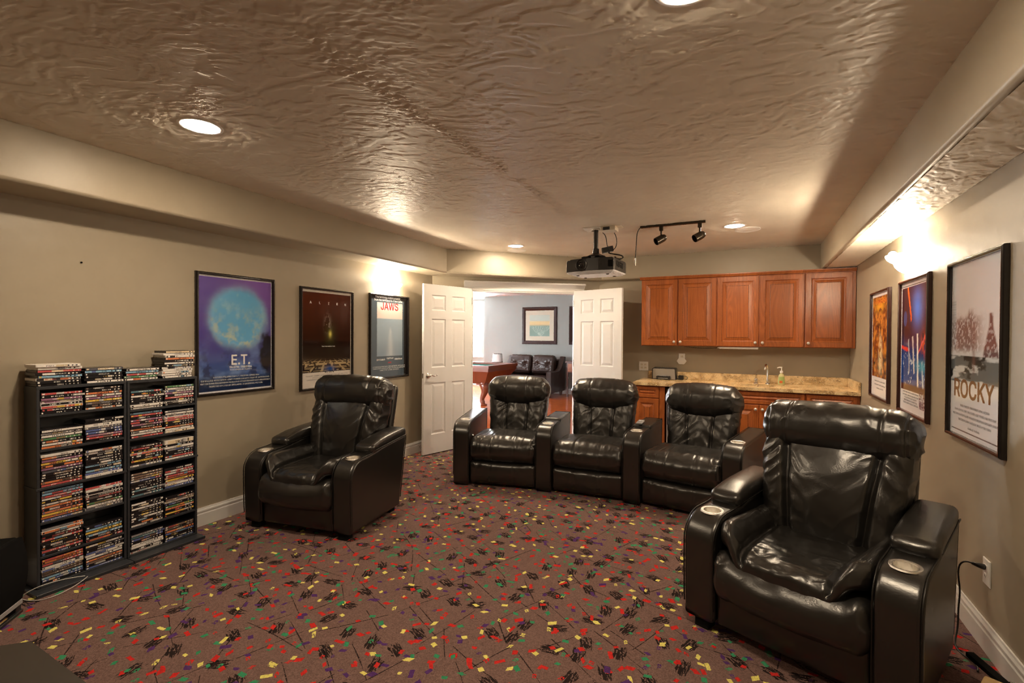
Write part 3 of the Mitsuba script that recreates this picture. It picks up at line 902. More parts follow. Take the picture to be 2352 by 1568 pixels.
# the row of three joined seats
row = Thing('theater_sofa', 'curved row of three joined black leather theater seats in front of the wet bar', 'sofa')
def row_part(M, name, mesh, mat='leather', smooth=True, under=None, label=None):
    row.M = M
    return row.part(name, mesh, mat, smooth, under, label)
SW = .640
def row_seat(o, deg, seed):
    M = turn(o, deg)
    w = SW + .004
    row_part(M, 'base', cbox(-w / 2 + .01, w / 2 - .01, .06, .72, .03, .30, .01), 'black_matte', False)
    def seams(p): return np.minimum(np.abs(p[:, 0] + .115), np.abs(p[:, 0] - .115))
    def foot_d(p, n):
        m = sstep(-.2, -.7, n[:, 1])
        return m * (groove(seams(p), .005, .006) + .006 * creases(p, 17, 3, 2.5, seed) * sstep(-.02, .1, p[:, 2]) + .002 * creases(p, 12, 4, 5, seed + 3))
    ft = cushion(w, .12, .210, (.03, .045, .04), (80, 12, 40), (0, .022, 0), disp=foot_d)
    row_part(M, 'footrest', move(ft, (0, .062, .128)))
    def seat_d(p, n):
        fr = np.clip(sstep(-.05, -.5, n[:, 1]) + sstep(.3, .8, n[:, 2]), 0, 1)
        e = sstep(.22, .31, np.abs(p[:, 0]))
        return fr * (groove(seams(p), .005, .0065) + .0042 * creases(p, 26, 4, 4, seed + 7) * sstep(-.08, .05, p[:, 2]) + .0016 * creases(p, 8, 9, 7, seed + 8)) + e * fr * .008 * creases(p, 4, 12, 20, seed + 11)
    st = cushion(w, .58, .228, (.045, .105, .095), (110, 70, 44), (0, .02, .030), disp=seat_d)
    row_part(M, 'seat_cushion', rotx(st, -2, (0, .270, .337)))
    bw, bd, bh = .62, .19, .50
    def bs(p):
        zb = (p[:, 2] + bh / 2) / bh
        return np.column_stack([p[:, 0] * (.90 + .10 * sstep(0, .9, zb)), p[:, 1], p[:, 2]])
    def bd_(p, n):
        zb = (p[:, 2] + bh / 2) / bh
        frm = sstep(-.15, -.6, n[:, 1])
        sm = np.abs(p[:, 0]) - (.100 + .02 * zb)
        d1 = p.copy(); d1[:, 2] = p[:, 2] + np.abs(p[:, 0]) * .9
        near = np.exp(-np.abs(sm) / .08)
        return frm * (groove(sm, .010, .022) + .009 * creases(d1, 6, 3, 15, seed + 21) * near + .0035 * creases(p, 13, 3, 11, seed + 23) + .010 * np.exp(-(p[:, 0] / .07) ** 2) + .010 * np.exp(-((np.abs(p[:, 0]) - .21) / .07) ** 2)) \
            + sstep(.4, .9, np.abs(n[:, 0])) * .006 * creases(p, 3, 6, 20, seed + 25)
    bk = cushion(bw, bd, bh, (.06, .07, .06), (100, 24, 80), (0, .02, 0), disp=bd_, shape=bs)
    row_part(M, 'backrest', rotx(bk, -15, (0, .665, .585)))
    hw, hd, hh = .640, .21, .300
    def hd_(p, n):
        frm = np.clip(sstep(-.1, -.5, n[:, 1]) + sstep(.3, .7, n[:, 2]), 0, 1)
        e = sstep(.20, .32, np.abs(p[:, 0]))
        return frm * (groove(seams(p) * 1.0, .0045, .006) + .0035 * creases(p, 18, 4, 4, seed + 31) + .0010 * creases(p, 40, 6, 14, seed + 33)) + e * .010 * creases(p, 4, 14, 17, seed + 35)
    hdm = cushion(hw, hd, hh, (.085, .10, .11), (110, 40, 50), (.012, .03, .012), disp=hd_,
                  shape=lambda p: np.column_stack([p[:, 0] * (1 + .02 * sstep(.0, -.1, p[:, 2]) * 0), p[:, 1] + .03 * (p[:, 0] / (hw / 2)) ** 2, p[:, 2] + (.045 * (p[:, 0] / (hw / 2)) ** 2 * sstep(.02, -.12, p[:, 2])) - .030 * np.abs(p[:, 0] / (hw / 2)) ** 3 * sstep(0, .1, p[:, 2])]))
    row_part(M, 'headrest', rotx(hdm, -6, (0, .665, .835)))
    row_part(M, 'back_shell', rotx(cushion(bw - .04, .06, .78, (.03, .028, .05), (20, 6, 20), (0, .01, 0)), -12, (0, .775, .53)))
ARMT = .155
apoly = arm_profile(.595, .84, .02, base=.012, r=.125, lean=.05)
def row_arm(o, deg, lid):
    M = turn(o, deg)
    row.M = M
    arm = make_arm(row, 0, apoly, ARMT, (.185, .597, 1.0))
    if lid:
        row.part('console_lid', move(cushion(ARMT + .004, .40, .05, (.02, .02, .018), (14, 24, 10), (0, 0, .004)), (0, .545, .597)), 'leather', True, under=arm)
    return arm
row_arm((-2.447, 3.858), 17.4, False)
row_seat((-2.066, 3.965), 12.6, 100)
row_arm((-1.683, 4.030), 7.8, True)
row_seat((-1.290, 4.075), 3.0, 140)
row_arm((-.902, 4.071), -3.0, True)
row_seat((-.512, 4.040), -10.0, 180)
row_arm((-.132, 3.975), -13.0, False)
b_ = lathe([(0, 0), (.014, 0), (.015, .003), (.008, .012), (0, .013)], 16)
row.M = turn((-2.447, 3.858), 17.4)
row.part('recline_lever', xf(b_, frame((ARMT / 2, .14, .45), (0, 1, 0), (0, 0, 1), (1, 0, 0))), 'nickel', 35)

# ------------------------------------------------------------------ framed posters
FRAME_P = [(0, .0006), (0, .018), (.003, .023), (.008, .026), (.014, .026), (.019, .022), (.021, .014), (.021, .0006)]

def art(nx, ny, fn):
    """A printed sheet as a fine grid with a colour per vertex; fn(u, v) -> (n, 3) linear colour, u right, v up, both from 0 to 1."""
    U, V = np.meshgrid(np.linspace(0, 1, nx), np.linspace(0, 1, ny), indexing='ij')
    u, v = U.ravel(), V.ravel()
    i, j = np.meshgrid(np.arange(nx - 1), np.arange(ny - 1), indexing='ij')
    q = (i * ny + j).ravel()
    f = np.stack([q, q + ny, q + ny + 1, q + 1], 1)
    f = np.vstack([f[:, [0, 1, 2]], f[:, [0, 2, 3]]])
    return u, v, f, np.clip(fn(u, v), 0, 1)

def srgb(*c):
    c = np.array(c, float) / 255
    return np.where(c <= .04045, c / 12.92, ((c + .055) / 1.055) ** 2.4)

def lay(col, c, m):
    m = np.clip(np.asarray(m, float), 0, 1)[:, None]
    return col * (1 - m) + np.asarray(c) * m

def N2(u, v, fx, fy, seed, octv=4):
    return meshkit.fbm(np.stack([u * fx, v * fy, np.full_like(u, seed * 1.7)], 1), octv, seed)

def art_moon(u, v):
    c = lay(np.tile(srgb(70, 70, 150), (len(u), 1)), srgb(128, 92, 176), sstep(.35, 1, v) * (.4 + .6 * sstep(.1, .9, u)))
    c = lay(c, srgb(60, 88, 150), sstep(.45, .12, v))
    n = N2(u, v, 7, 10, 3)
    c = lay(c, srgb(120, 150, 205), sstep(.5, .75, N2(u, v, 4, 9, 9)) * sstep(.65, .2, v) * .7)
    r = np.hypot((u - .53), (v - .64) * 1.42) + (n - .5) * .06
    disc = sstep(.42, .32, r + (N2(u, v, 5, 6, 21) - .5) * .10)
    m = np.tile(srgb(98, 172, 222), (len(u), 1))
    m = lay(m, srgb(196, 204, 176), sstep(.42, .70, N2(u, v, 9, 12, 5)) * sstep(.85, .35, v))
    m = lay(m, srgb(150, 196, 226), sstep(.5, .8, N2(u, v, 16, 20, 6)) * .6)
    c = c * (1 - disc[:, None]) + m * disc[:, None]
    c = lay(c, srgb(150, 196, 226), np.exp(-((r - .38) / .05) ** 2) * .3)
    c = lay(c, srgb(26, 30, 46), sstep(.55, .95, 1.25 * np.exp(-(((u - .93) / .16) ** 2 + ((v - .33) / .26) ** 2)) * (.6 + .8 * N2(u, v, 14, 18, 8))))
    c = lay(c, srgb(40, 44, 80), sstep(.52, .6, N2(u, v, 12, 16, 12)) * sstep(.42, .2, v) * .7)
    c = lay(c, srgb(20, 26, 44), sstep(.16, .10, v) * .8)
    b = (u < .018) | (u > .982) | (v < .012) | (v > .988)
    return lay(c, srgb(225, 225, 235), b)

def art_ember(u, v):
    c = np.tile(srgb(30, 16, 15), (len(u), 1))
    c = lay(c, srgb(78, 34, 24), sstep(.52, .95, v) * (.5 + .6 * N2(u, v, 5, 2, 3)))
    r = np.hypot((u - .55) / .8, (v - .55) * 1.1)
    c = lay(c, srgb(60, 70, 40), np.exp(-(r / .12) ** 2) * .8)
    c = lay(c, srgb(228, 224, 120), np.exp(-(r / .035) ** 2))
    c = lay(c, srgb(190, 186, 180), np.exp(-(((u - .50) / .05) ** 2 + ((v - .66) / .07) ** 2)) * .6 * (N2(u, v, 20, 20, 6) > .46))
    g = np.abs(np.sin((u - .5) / np.maximum(.36 - v, .03) * 2.6)) > .93
    h = np.abs(np.sin(9.0 / np.maximum(.37 - v, .03))) > .93
    c = lay(c, srgb(196, 176, 140), (g | h) * sstep(.30, .26, v) * (v > .165) * .75 * (N2(u, v, 20, 30, 5) > .42))
    c = lay(c, srgb(36, 78, 150), np.exp(-(((u - .55) / .09) ** 2 + ((v - .19) / .03) ** 2)))
    c = lay(c, srgb(222, 216, 210), (v < .155))
    b = (u < .02) | (u > .98) | (v < .012) | (v > .975)
    return lay(c, srgb(215, 210, 205), b)

def art_grey(u, v):
    c = np.tile(srgb(70, 84, 98), (len(u), 1))
    inn = (u > .17) & (u < .86) & (v > .26) & (v < .92)
    p = lay(np.tile(srgb(150, 170, 188), (len(u), 1)), srgb(226, 214, 208), sstep(.715, .73, v))
    p = lay(p, srgb(120, 140, 160), sstep(.5, .28, v) * .6)
    p = lay(p, srgb(196, 204, 212), np.exp(-((u - .52) / (.02 + .22 * np.clip(.62 - v, 0, 1))) ** 2) * sstep(.64, .56, v) * .7 * (.5 + .7 * N2(u, v, 30, 8, 4)))
    c = np.where(inn[:, None], p, c)
    c = lay(c, srgb(28, 26, 28), (u > .90) | (v > .955))
    return c

def art_gold(u, v):
    n = N2(u, v, 12, 18, 2)
    c = lay(np.tile(srgb(122, 58, 26), (len(u), 1)), srgb(206, 134, 56), sstep(.40, .62, n))
    c = lay(c, srgb(58, 26, 16), sstep(.55, .70, N2(u, v, 16, 22, 6)))
    c = lay(c, srgb(236, 214, 170), np.exp(-((u - .5 + .1 * (v - .5)) / .10) ** 2) * sstep(.18, .3, v) * sstep(.66, .5, v) * (N2(u, v, 20, 12, 8) > .42))
    c = lay(c, srgb(238, 170, 40), np.exp(-(((u - .45) / .28) ** 2 + ((v - .87) / .045) ** 2)) * (N2(u, v, 24, 30, 7) > .40))
    c = lay(c, srgb(196, 40, 24), np.exp(-(((u - .5) / .30) ** 2 + ((v - .92) / .02) ** 2)))
    c = lay(c, srgb(232, 232, 238), (v < .185) | (v > .965) | (u < .03) | (u > .97))
    return c

def art_blue(u, v):
    n = N2(u, v, 8, 12, 2)
    c = lay(np.tile(srgb(58, 30, 40), (len(u), 1)), srgb(24, 70, 150), sstep(.62, .36, v) * (.55 + .7 * n))
    c = lay(c, srgb(70, 130, 235), np.exp(-(((u - .62) / .17) ** 2 + ((v - .78) / .13) ** 2)) * .95)
    c = lay(c, srgb(54, 78, 140), (np.hypot((u - .17) / .8, (v - .72) * 1.42) < .085) * (.4 + .6 * n))
    for x0, y0, x1, y1, w, k in ((.25, .97, .40, .70, .028, (226, 96, 40)), (.02, .50, .34, .47, .018, (235, 70, 60)), (.98, .64, .62, .44, .014, (235, 110, 120)), (.62, .60, .66, .12, .034, (238, 236, 236)), (.45, .58, .52, .30, .030, (214, 208, 214)), (.30, .56, .34, .30, .022, (176, 180, 196)), (.78, .40, .84, .14, .03, (190, 206, 226))):
        d = np.array([x1 - x0, y1 - y0]); L = np.hypot(*d); d /= L
        a = (u - x0) * d[0] + (v - y0) * d[1]; q = (u - x0) * d[1] - (v - y0) * d[0]
        c = lay(c, srgb(*k), sstep(w, w * .5, np.abs(q) + (N2(u, v, 40, 50, 11) - .5) * .03) * (a > 0) * (a < L))
    c = lay(c, srgb(236, 96, 30), np.exp(-(((u - .88) / .12) ** 2 + ((v - .52) / .07) ** 2)) * (N2(u, v, 20, 24, 14) > .45))
    c = lay(c, srgb(60, 180, 210), np.exp(-(((u - .80) / .22) ** 2 + ((v - .36) / .04) ** 2)) * .8)
    c = lay(c, srgb(210, 224, 240), (N2(u, v, 26, 34, 15) > .66) * (v < .45) * (v > .2) * .8)
    c = lay(c, srgb(96, 58, 46), sstep(.225, .20, v))
    c = lay(c, srgb(232, 232, 238), (v < .165) | (v > .962) | (u < .03) | (u > .97))
    return lay(c, srgb(30, 26, 30), (np.abs(v - .972) < .002))

def art_pale(u, v):
    c = np.tile(srgb(226, 231, 240), (len(u), 1))
    n = N2(u, v, 40, 60, 3)
    mass = np.exp(-((u - .28) / .33) ** 4) * sstep(.46, .52, v) * sstep(.735, .66, v + (N2(u, v, 10, 10, 6) - .5) * .10)
    c = lay(c, srgb(120, 100, 102), mass * (n > .44) * .95)
    c = lay(c, srgb(176, 170, 178), mass * (n <= .44) * .6)
    m2 = sstep(.02, -.02, np.abs(u - .78) - .030 - .10 * sstep(.66, .46, v)) * sstep(.455, .47, v) * sstep(.70, .69, v)
    c = lay(c, srgb(112, 86, 90), m2 * (.55 + .5 * (n > .42)))
    c = lay(c, srgb(190, 194, 204), (u < .11) * (v > .66) * (v < .79) * (.4 + .5 * (np.sin(v * 420) > 0)))
    g = (v < .462) & (v > .312)
    c = lay(c, srgb(96, 104, 110), g * 1.0)
    c = lay(c, srgb(208, 214, 220), g * sstep(.50, .58, N2(u, v, 4, 26, 9)))
    c = lay(c, srgb(38, 42, 46), g * sstep(.54, .62, N2(u, v, 6, 22, 12)))
    c = lay(c, srgb(120, 84, 80), np.exp(-((u - .48) / .030) ** 2) * sstep(.34, .40, v) * sstep(.70, .60, v) * .55)
    b = (np.abs(np.maximum(np.abs(u - .5) * .66 / .94, 0) - .335) < .0015)
    return lay(c, srgb(40, 40, 46), (((np.abs(v - .962) < .0022) | (np.abs(v - .030) < .0022)) & (np.abs(u - .5) < .46)) | (np.abs(u - .022) < .003))

def credit_lines(t, w, rows, mat, h0=.011):
    for y, s, ww in rows:
        t.part('lettering', move(text(s, h0, .0004, False, ww * w), (0, y, .0066)), mat)

def poster(M, w, h, fn, label, words, nx=110, ny=170, mat='frame_black', rows=(), rowmat='ink_white'):
    t = Thing('framed_poster', label, 'poster', 'framed movie posters', M=M)
    t.part('frame', ring_loft(w, h, FRAME_P), mat, 30)
    iw, ih = w - .036, h - .036
    u, v, f, c = art(nx, ny, fn)
    vv = np.column_stack([(u - .5) * iw, (v - .5) * ih, np.full_like(u, .006)])
    key = num(t.key + '__print')
    scene[key] = mikit.ply(xf((vv, f), M), 'print', smooth=False, color=c)
    t.part('backing', box(-w / 2 + .006, w / 2 - .006, -h / 2 + .006, h / 2 - .006, .001, .005), 'black_matte')
    for s, x, y, hh, mt, ww, bold in words:
        t.part('lettering', move(text(s, hh, .0005, bold, ww), (x, y, .0064)), mt)
    credit_lines(t, iw, rows, rowmat)
    return t

poster(on_left(2.441, 1.411), .645, .922, art_moon, 'black framed poster of a pale blue disc on violet, right of the left rack',
       [('E.T.', .03, -.235, .075, 'ink_white', .155, True), ('THE EXTRA-TERRESTRIAL', .03, -.262, .014, 'ink_white', .19, True), ('IN HIS ADVENTURE ON EARTH', .03, -.280, .010, 'ink_white', .18, False)],
       rows=[(-.332, 'A STEVEN SPIELBERG FILM  E.T. THE EXTRA-TERRESTRIAL', .62), (-.354, 'DEE WALLACE  PETER COYOTE  HENRY THOMAS AS ELLIOTT  MUSIC BY JOHN WILLIAMS', .92), (-.376, 'WRITTEN BY MELISSA MATHISON  PRODUCED BY STEVEN SPIELBERG & KATHLEEN KENNEDY', .94), (-.398, 'DIRECTED BY STEVEN SPIELBERG  A UNIVERSAL PICTURE', .72)])
al = [(c_, -.20 + .105 * i, .325, .022, 'ink_white', None, True) for i, c_ in enumerate('ALIEN')]
poster(on_left(3.344, 1.375), .640, .945, art_ember, 'black framed poster with a small yellow glow on dark red-brown, middle of the left wall',
       al + [('In space no one can hear you scream.', .01, -.075, .010, 'ink_white', .16, False), ('A L I E N', .02, -.322, .014, 'ink_black', .11, True)],
       rows=[(-.348, 'TOM SKERRITT  SIGOURNEY WEAVER  VERONICA CARTWRIGHT  HARRY DEAN STANTON', .84), (-.366, 'JOHN HURT  IAN HOLM  YAPHET KOTTO', .60), (-.384, 'EXECUTIVE PRODUCER RONALD SHUSETT  PRODUCED BY GORDON CARROLL', .80)], rowmat='ink_grey')
poster(on_left(4.222, 1.398), .650, .925, art_grey, 'black framed grey-blue poster with red title, under the left sconce',
       [('JAWS', -.0, .295, .078, 'ink_red', .29, True), ('The terrifying motion picture', -.03, .420, .022, 'ink_white', .40, True), ('from the terrifying No.1 best seller.', -.01, .388, .022, 'ink_white', .47, True),
        ('ROY SCHEIDER', -.14, -.262, .017, 'ink_white', .13, True), ('ROBERT SHAW', .01, -.250, .017, 'ink_white', .11, True), ('RICHARD DREYFUSS', .15, -.262, .017, 'ink_white', .13, True), ('JAWS', .0, -.296, .016, 'ink_red', .06, True)],
       rows=[(-.335, 'A ZANUCK/BROWN PRODUCTION  CO-STARRING LORRAINE GARY  MURRAY HAMILTON', .86), (-.355, 'SCREENPLAY BY PETER BENCHLEY AND CARL GOTTLIEB  MUSIC BY JOHN WILLIAMS', .86), (-.375, 'DIRECTED BY STEVEN SPIELBERG', .50)])
poster(on_right(5.015, 1.358), .655, .915, art_gold, 'brown framed poster of golden brown patches, farthest one on the right wall',
       [('RAIDERS', -.02, .345, .05, 'ink_orange', .34, True)], mat='frame_brown',
       rows=[(-.315, 'PARAMOUNT PICTURES PRESENTS A LUCASFILM LTD PRODUCTION', .6), (-.345, 'DIRECTED BY STEVEN SPIELBERG  MUSIC BY JOHN WILLIAMS', .6), (-.375, 'A PARAMOUNT PICTURE', .4)], rowmat='ink_grey')
poster(on_right(4.070, 1.356), .660, .925, art_blue, 'framed poster with a blue glow and white and red streaks, middle of the right wall',
       [('STAR', .205, -.335, .052, 'ink_plum', .15, True), ('WARS', .205, -.395, .052, 'ink_plum', .15, True)], mat='frame_brown',
       rows=[])
tp = labels and [k for k in labels if k.startswith('framed_poster')][-1]
class _Ref: pass
def extra_rows(key, M, rows, mat, h0=.011):
    for x, y, s, w in rows:
        scene[num(key + '__lettering')] = mikit.ply(xf(move(text(s, h0, .0004, False, w), (x, y, .0066)), M), mat)
extra_rows(tp, on_right(4.070, 1.356), [(-.06, -.318, 'TWENTIETH CENTURY-FOX PRESENTS A LUCASFILM LTD. PRODUCTION', .36), (-.06, -.338, 'MARK HAMILL  HARRISON FORD  CARRIE FISHER', .36), (-.06, -.356, 'PETER CUSHING AND ALEC GUINNESS', .28), (-.06, -.374, 'WRITTEN AND DIRECTED BY GEORGE LUCAS', .30), (-.06, -.392, 'PRODUCED BY GARY KURTZ  MUSIC BY JOHN WILLIAMS', .34)], 'ink_grey')
poster(on_right(3.085, 1.358), .655, .918, art_pale, 'black framed white poster with a big brown title, nearest on the right wall',
       [('ROCKY', -.02, -.242, .088, 'ink_brown', .47, True)],
       rows=[(-.292, 'ROBERT CHARTOFF-IRWIN WINKLER  JOHN G. AVILDSEN', .55), (-.316, 'SYLVESTER STALLONE  TALIA SHIRE  BURT YOUNG  CARL WEATHERS', .78), (-.340, 'WRITTEN BY SYLVESTER STALLONE  PRODUCED BY IRWIN WINKLER AND ROBERT CHARTOFF', .86), (-.364, 'DIRECTED BY JOHN G. AVILDSEN  MUSIC BY BILL CONTI', .62), (-.395, 'United Artists', .22)], rowmat='ink_grey')

# ------------------------------------------------------------------ media racks and the cases in them
RX0, RX1 = -3.608, -3.455                                              # back, front of the racks
RH = 1.118
SHELVES = [[.965, .775, .566, .376, .190, .030], [.935, .755, .572, .385, .196, .030]]
UNITS = [(1.192, 1.612), (1.616, 2.036)]
for k, (y0, y1) in enumerate(UNITS):
    t = Thing('media_rack', ['tall black laminate media rack full of movie cases, left of the pair', 'tall black laminate media rack full of movie cases, right one beside the first poster'][k], 'rack')
    b = .014
    t.part('side_panel', cbox(RX0, RX1, y0, y0 + b, .020, RH, .0015), 'black_laminate')
    t.part('side_panel', cbox(RX0, RX1, y1 - b, y1, .020, RH, .0015), 'black_laminate')
    t.part('top_panel', cbox(RX0, RX1 + .001, y0, y1, RH - .016, RH, .0015), 'black_laminate')
    t.part('back_panel', box(RX0, RX0 + .004, y0 + .004, y1 - .004, .02, RH - .004), 'black_laminate')
    for z in SHELVES[k]:
        mid = abs(z - SHELVES[k][2]) < .01
        e = .004 if mid else 0
        t.part('shelf', cbox(RX0 + .004, RX1 + e, y0 + (-e if k == 0 and mid else 0 if mid else b), y1 + (e if k == 1 and mid else 0 if mid else -b), z - .013, z, .001), 'black_laminate')
    t.part('plinth', cbox(RX0, RX1 + .078, y0 - (.03 if k == 0 else 0), y1 + (.010 if k else .001), 0, .018, .002), 'black_laminate')

PAL = {'w': (240, 237, 234), 'k': (34, 32, 36), 'r': (196, 28, 34), 'b': (40, 76, 158), 'o': (226, 118, 34), 'y': (240, 196, 40), 'g': (30, 122, 52), 'n': (24, 30, 62),
       's': (120, 176, 214), 'c': (236, 216, 180), 'e': (132, 130, 136), 'p': (138, 70, 120), 't': (40, 112, 132), 'd': (104, 70, 48)}
PALN = {'w': 'white', 'k': 'black', 'r': 'red', 'b': 'blue', 'o': 'orange', 'y': 'yellow', 'g': 'green', 'n': 'navy', 's': 'pale blue', 'c': 'cream', 'e': 'grey', 'p': 'purple', 't': 'teal', 'd': 'brown'}
LIN = {k: srgb(*c) * (1 if k in 'wk' else .86) + (0 if k in 'wk' else .10) for k, c in PAL.items()}
ORD = ['top', 'second', 'third', 'fourth', 'fifth', 'sixth', 'seventh', 'eighth', 'ninth', 'tenth', 'eleventh', 'twelfth']

def case_mesh(L, dep, th, code, title):
    """A movie case lying flat, spine towards +x, length along y. Returns (v, f, colours)."""
    V, F, C = [], [], []
    def add(m, c):
        v, f = vf(m)
        F.append(f + sum(len(a) for a in V)); V.append(v); C.append(np.tile(c, (len(v), 1)))
    main = LIN[code]
    body = LIN['k'] if rng.random() < .85 and code not in 'cw' else (LIN['k'] if rng.random() < .6 else LIN['w'] * .8)
    add(cbox(-dep, 0, -L / 2, L / 2, 0, th, .0012), body)
    e = .0004
    top = th - .0018 - rng.random() * .0006
    def quad(y0, y1, z0, z1, x, c):
        add((np.array([[x, y0, z0], [x, y1, z0], [x, y1, z1], [x, y0, z1]]), np.array([[0, 1, 2, 3]])), c)
    quad(-L / 2 + .003, L / 2 - .003, .0016, top, e, main)
    second = LIN[rng.choice('wkrobnydeckw')]
    for _ in range(rng.choice((0, 1, 1, 2))):                           # a picture or colour block on the spine
        a = rng.uniform(-.42, .3) * L; quad(a, a + rng.uniform(.08, .3) * L, .0018, top - .0002, e * 1.5, (second if rng.random() < .6 else LIN[rng.choice('wwwecos')]) * rng.uniform(.6, 1))
    lum = main.mean()
    ink = LIN['k'] if lum > .3 else LIN['w']
    if rng.random() < .3: ink = LIN[rng.choice('rywc')] if lum < .3 else LIN[rng.choice('rkbn')]
    for k in range(rng.randint(2, 4)):                                 # rating, logo and format marks near the right end
        a = L / 2 - .012 - k * .018 - rng.random() * .004
        quad(a - rng.uniform(.004, .009), a, .0035, top - .002, e * 2, rng.choice([LIN['w'], ink, LIN['k'] if lum > .3 else LIN['w'] * .8]))
    if rng.random() < .7:
        quad(-L / 2 + .006, -L / 2 + .006 + rng.uniform(.006, .014), .003, top - .0015, e * 2, rng.choice([LIN['w'], second, ink]))
    if title:
        m = text(title, (th - .0035) * .62, .0003, True)
        v = m[0]; wid = min(v[:, 0].max() - v[:, 0].min(), L * .58)
        m = text(title, (th - .0035) * .62, .0003, True, wid)
        v, f = m
        v = np.column_stack([v[:, 2] + e * 2, v[:, 0], v[:, 1] + .0034])
        add((v, f), ink)
    else:
        n = rng.randint(4, 13); cw = rng.uniform(.0055, .0085); y = rng.uniform(-.30, -.02) * L
        y = max(y, -L / 2 + .03)
        for i in range(n):                                             # small print, too small to read
            if rng.random() < .12: y += cw; continue
            if y + cw > L / 2 - .05: break
            zz = .0036 + rng.random() * .001
            quad(y, y + cw * .32, zz, top - .0025, e * 2, ink)
            if rng.random() < .8: quad(y + cw * .32, y + cw * .78, zz + (.003 if rng.random() < .5 else 0), zz + .002 + (.003 if rng.random() < .5 else 0), e * 2, ink)
            y += cw
    return np.vstack(V), np.vstack(F), np.vstack(C)

TITLES = {('top', 1, 2): 'APOLLO 13', ('top', 2, 0): 'WILL FERRELL', (0, 1, 0, 6): 'BOILER ROOM', (0, 2, 0, 8): 'CATWOMAN', (0, 2, 1, 0): 'DIE HARD', (0, 2, 1, 3): 'THE DARK KNIGHT', (0, 2, 1, 4): 'DIVERGENT',
          (0, 3, 0, 0): 'EVAN ALMIGHTY', (0, 3, 0, 2): 'THE FAMILY MAN', (0, 3, 0, 7): 'THE FIFTH ELEMENT', (0, 3, 1, 5): 'GREEN LANTERN', (0, 3, 1, 6): 'GHOSTBUSTERS 1 & 2', (0, 4, 0, 2): 'HIDE AND SEEK', (0, 4, 0, 7): 'HORRIBLE BOSSES',
          (0, 5, 0, 1): 'KILLER ELITE', (0, 5, 1, 1): 'THE LOST BOYS', (0, 5, 1, 2): 'MEN IN BLACK II', (1, 1, 1, 8): 'RV', (1, 2, 1, 0): 'TRUE', (1, 2, 1, 4): 'SWAT', (1, 3, 0, 9): 'SKYLINE', (1, 3, 1, 0): 'SUPER 8', (1, 5, 1, 6): 'SCREEN', (1, 5, 0, 3): 'UNIVERSITY'}
ROWS = {0: [('rkppkrkk', 'kkowpyekw'), ('wewgkwo', 'kkwnbbprk'), ('wkpyopnkkkor', 'wwkkkksksbw'), ('ssrwkdokoyob', 'rwkkrkgwn'), ('eokkrkkkrk', 'ksyskr'), ('rorwbddsbk', 'wkkbwwodkb')],
        1: [('tkwkkkww', 'gwwpwrkkk'), ('srkprpkowwr', 'ewwrrkkowc'), ('krkrkkykw', 'ckwekkrw'), ('dddbkkktkt', 'krwroywwb'), ('wkwkkkwkkw', 'kdwkgokyk'), ('etbkwwkw', 'ddobkkb')]}
RACKN = ['left rack', 'right rack']

def put_case(x, y, z, L, dep, th, code, title, label, group):
    t = Thing('movie_case', label, 'movie case', group)
    v, f, c = case_mesh(L, dep, th, code, title)
    a = rng.uniform(-.007, .007)
    R = np.array([[math.cos(a), -math.sin(a), 0], [math.sin(a), math.cos(a), 0], [0, 0, 1]])
    scene[t.key] = mikit.ply((v @ R.T + np.array([x, y, z]), f), 'dvd', smooth=False, color=c)

for k, (y0, y1) in enumerate(UNITS):
    for r, pair in enumerate(ROWS[k]):
        top_of = RH - .016 if r == 0 else SHELVES[k][r - 1] - .013
        for sidx, codes in enumerate(pair):
            z = SHELVES[k][r] + .0004
            th = min(.0148, (top_of - z - .006) / len(codes))
            ym = y0 + .014 + .196 * (sidx + .5)
            for i in range(len(codes) - 1, -1, -1):
                thick = th * (1.9 if (k, r, sidx, i) == (1, 2, 1, 0) else 1)
                pos = ORD[i] if i < len(codes) - 1 else 'bottom'
                put_case(RX1 - .006 + rng.uniform(-.006, .004), ym + rng.uniform(-.0018, .0018), z, .185, .132, thick - .0003, codes[i], TITLES.get((k, r, sidx, i)),
                         f'{PALN[codes[i]]} spined movie case, {pos} of the {["left", "right"][sidx]} stack, {ORD[r]} shelf of the {RACKN[k]}', f'movie cases on the {ORD[r]} shelf of the {RACKN[k]}')
                z += thick
topstacks = [(1.295, 'wwrkskkk', .196), (1.505, 'nskkkw', .188), (1.705, 'wswgw', .188), (1.915, 'cwwokwkwwwww', .188)]
for sidx, (ym, codes, L) in enumerate(topstacks):
    z = RH + .0004
    for i in range(len(codes) - 1, -1, -1):
        pos = ORD[i] if i < len(codes) - 1 else 'bottom'
        sh = (.014 if sidx == 3 and i < 7 else 0) + rng.uniform(-.008, .008)
        put_case(RX1 - .010 + rng.uniform(-.008, .004), ym + sh, z, L, .134, .0147, codes[i], TITLES.get(('top', sidx, i)),
                 f'{PALN[codes[i]]} movie case, {pos} in the {["first", "second", "third", "fourth"][sidx]} stack on top of the racks', 'movie cases on top of the racks')
        z += .015
cb = Thing('speaker_cable', 'thin loose white cable on the plinth of the left rack beside the subwoofer', 'cable')
cb.own(join(tube(curve([(-3.47, 1.13, .006), (-3.425, 1.18, .045), (-3.41, 1.28, .046), (-3.40, 1.38, .026)], 30), .0025, 6), tube(curve([(-3.48, 1.13, .004), (-3.40, 1.135, .004), (-3.345, 1.17, .004), (-3.345, 1.30, .010), (-3.385, 1.385, .024)], 30), .0022, 6)), 'cable_white', True)

# subwoofer
sw = Thing('subwoofer', 'black subwoofer with a curved cloth grille at the left edge of the photo', 'speaker', M=frame((-3.299, 1.078, 0), (.695, -.719, 0), (-.719, -.695, 0), (0, 0, 1)))
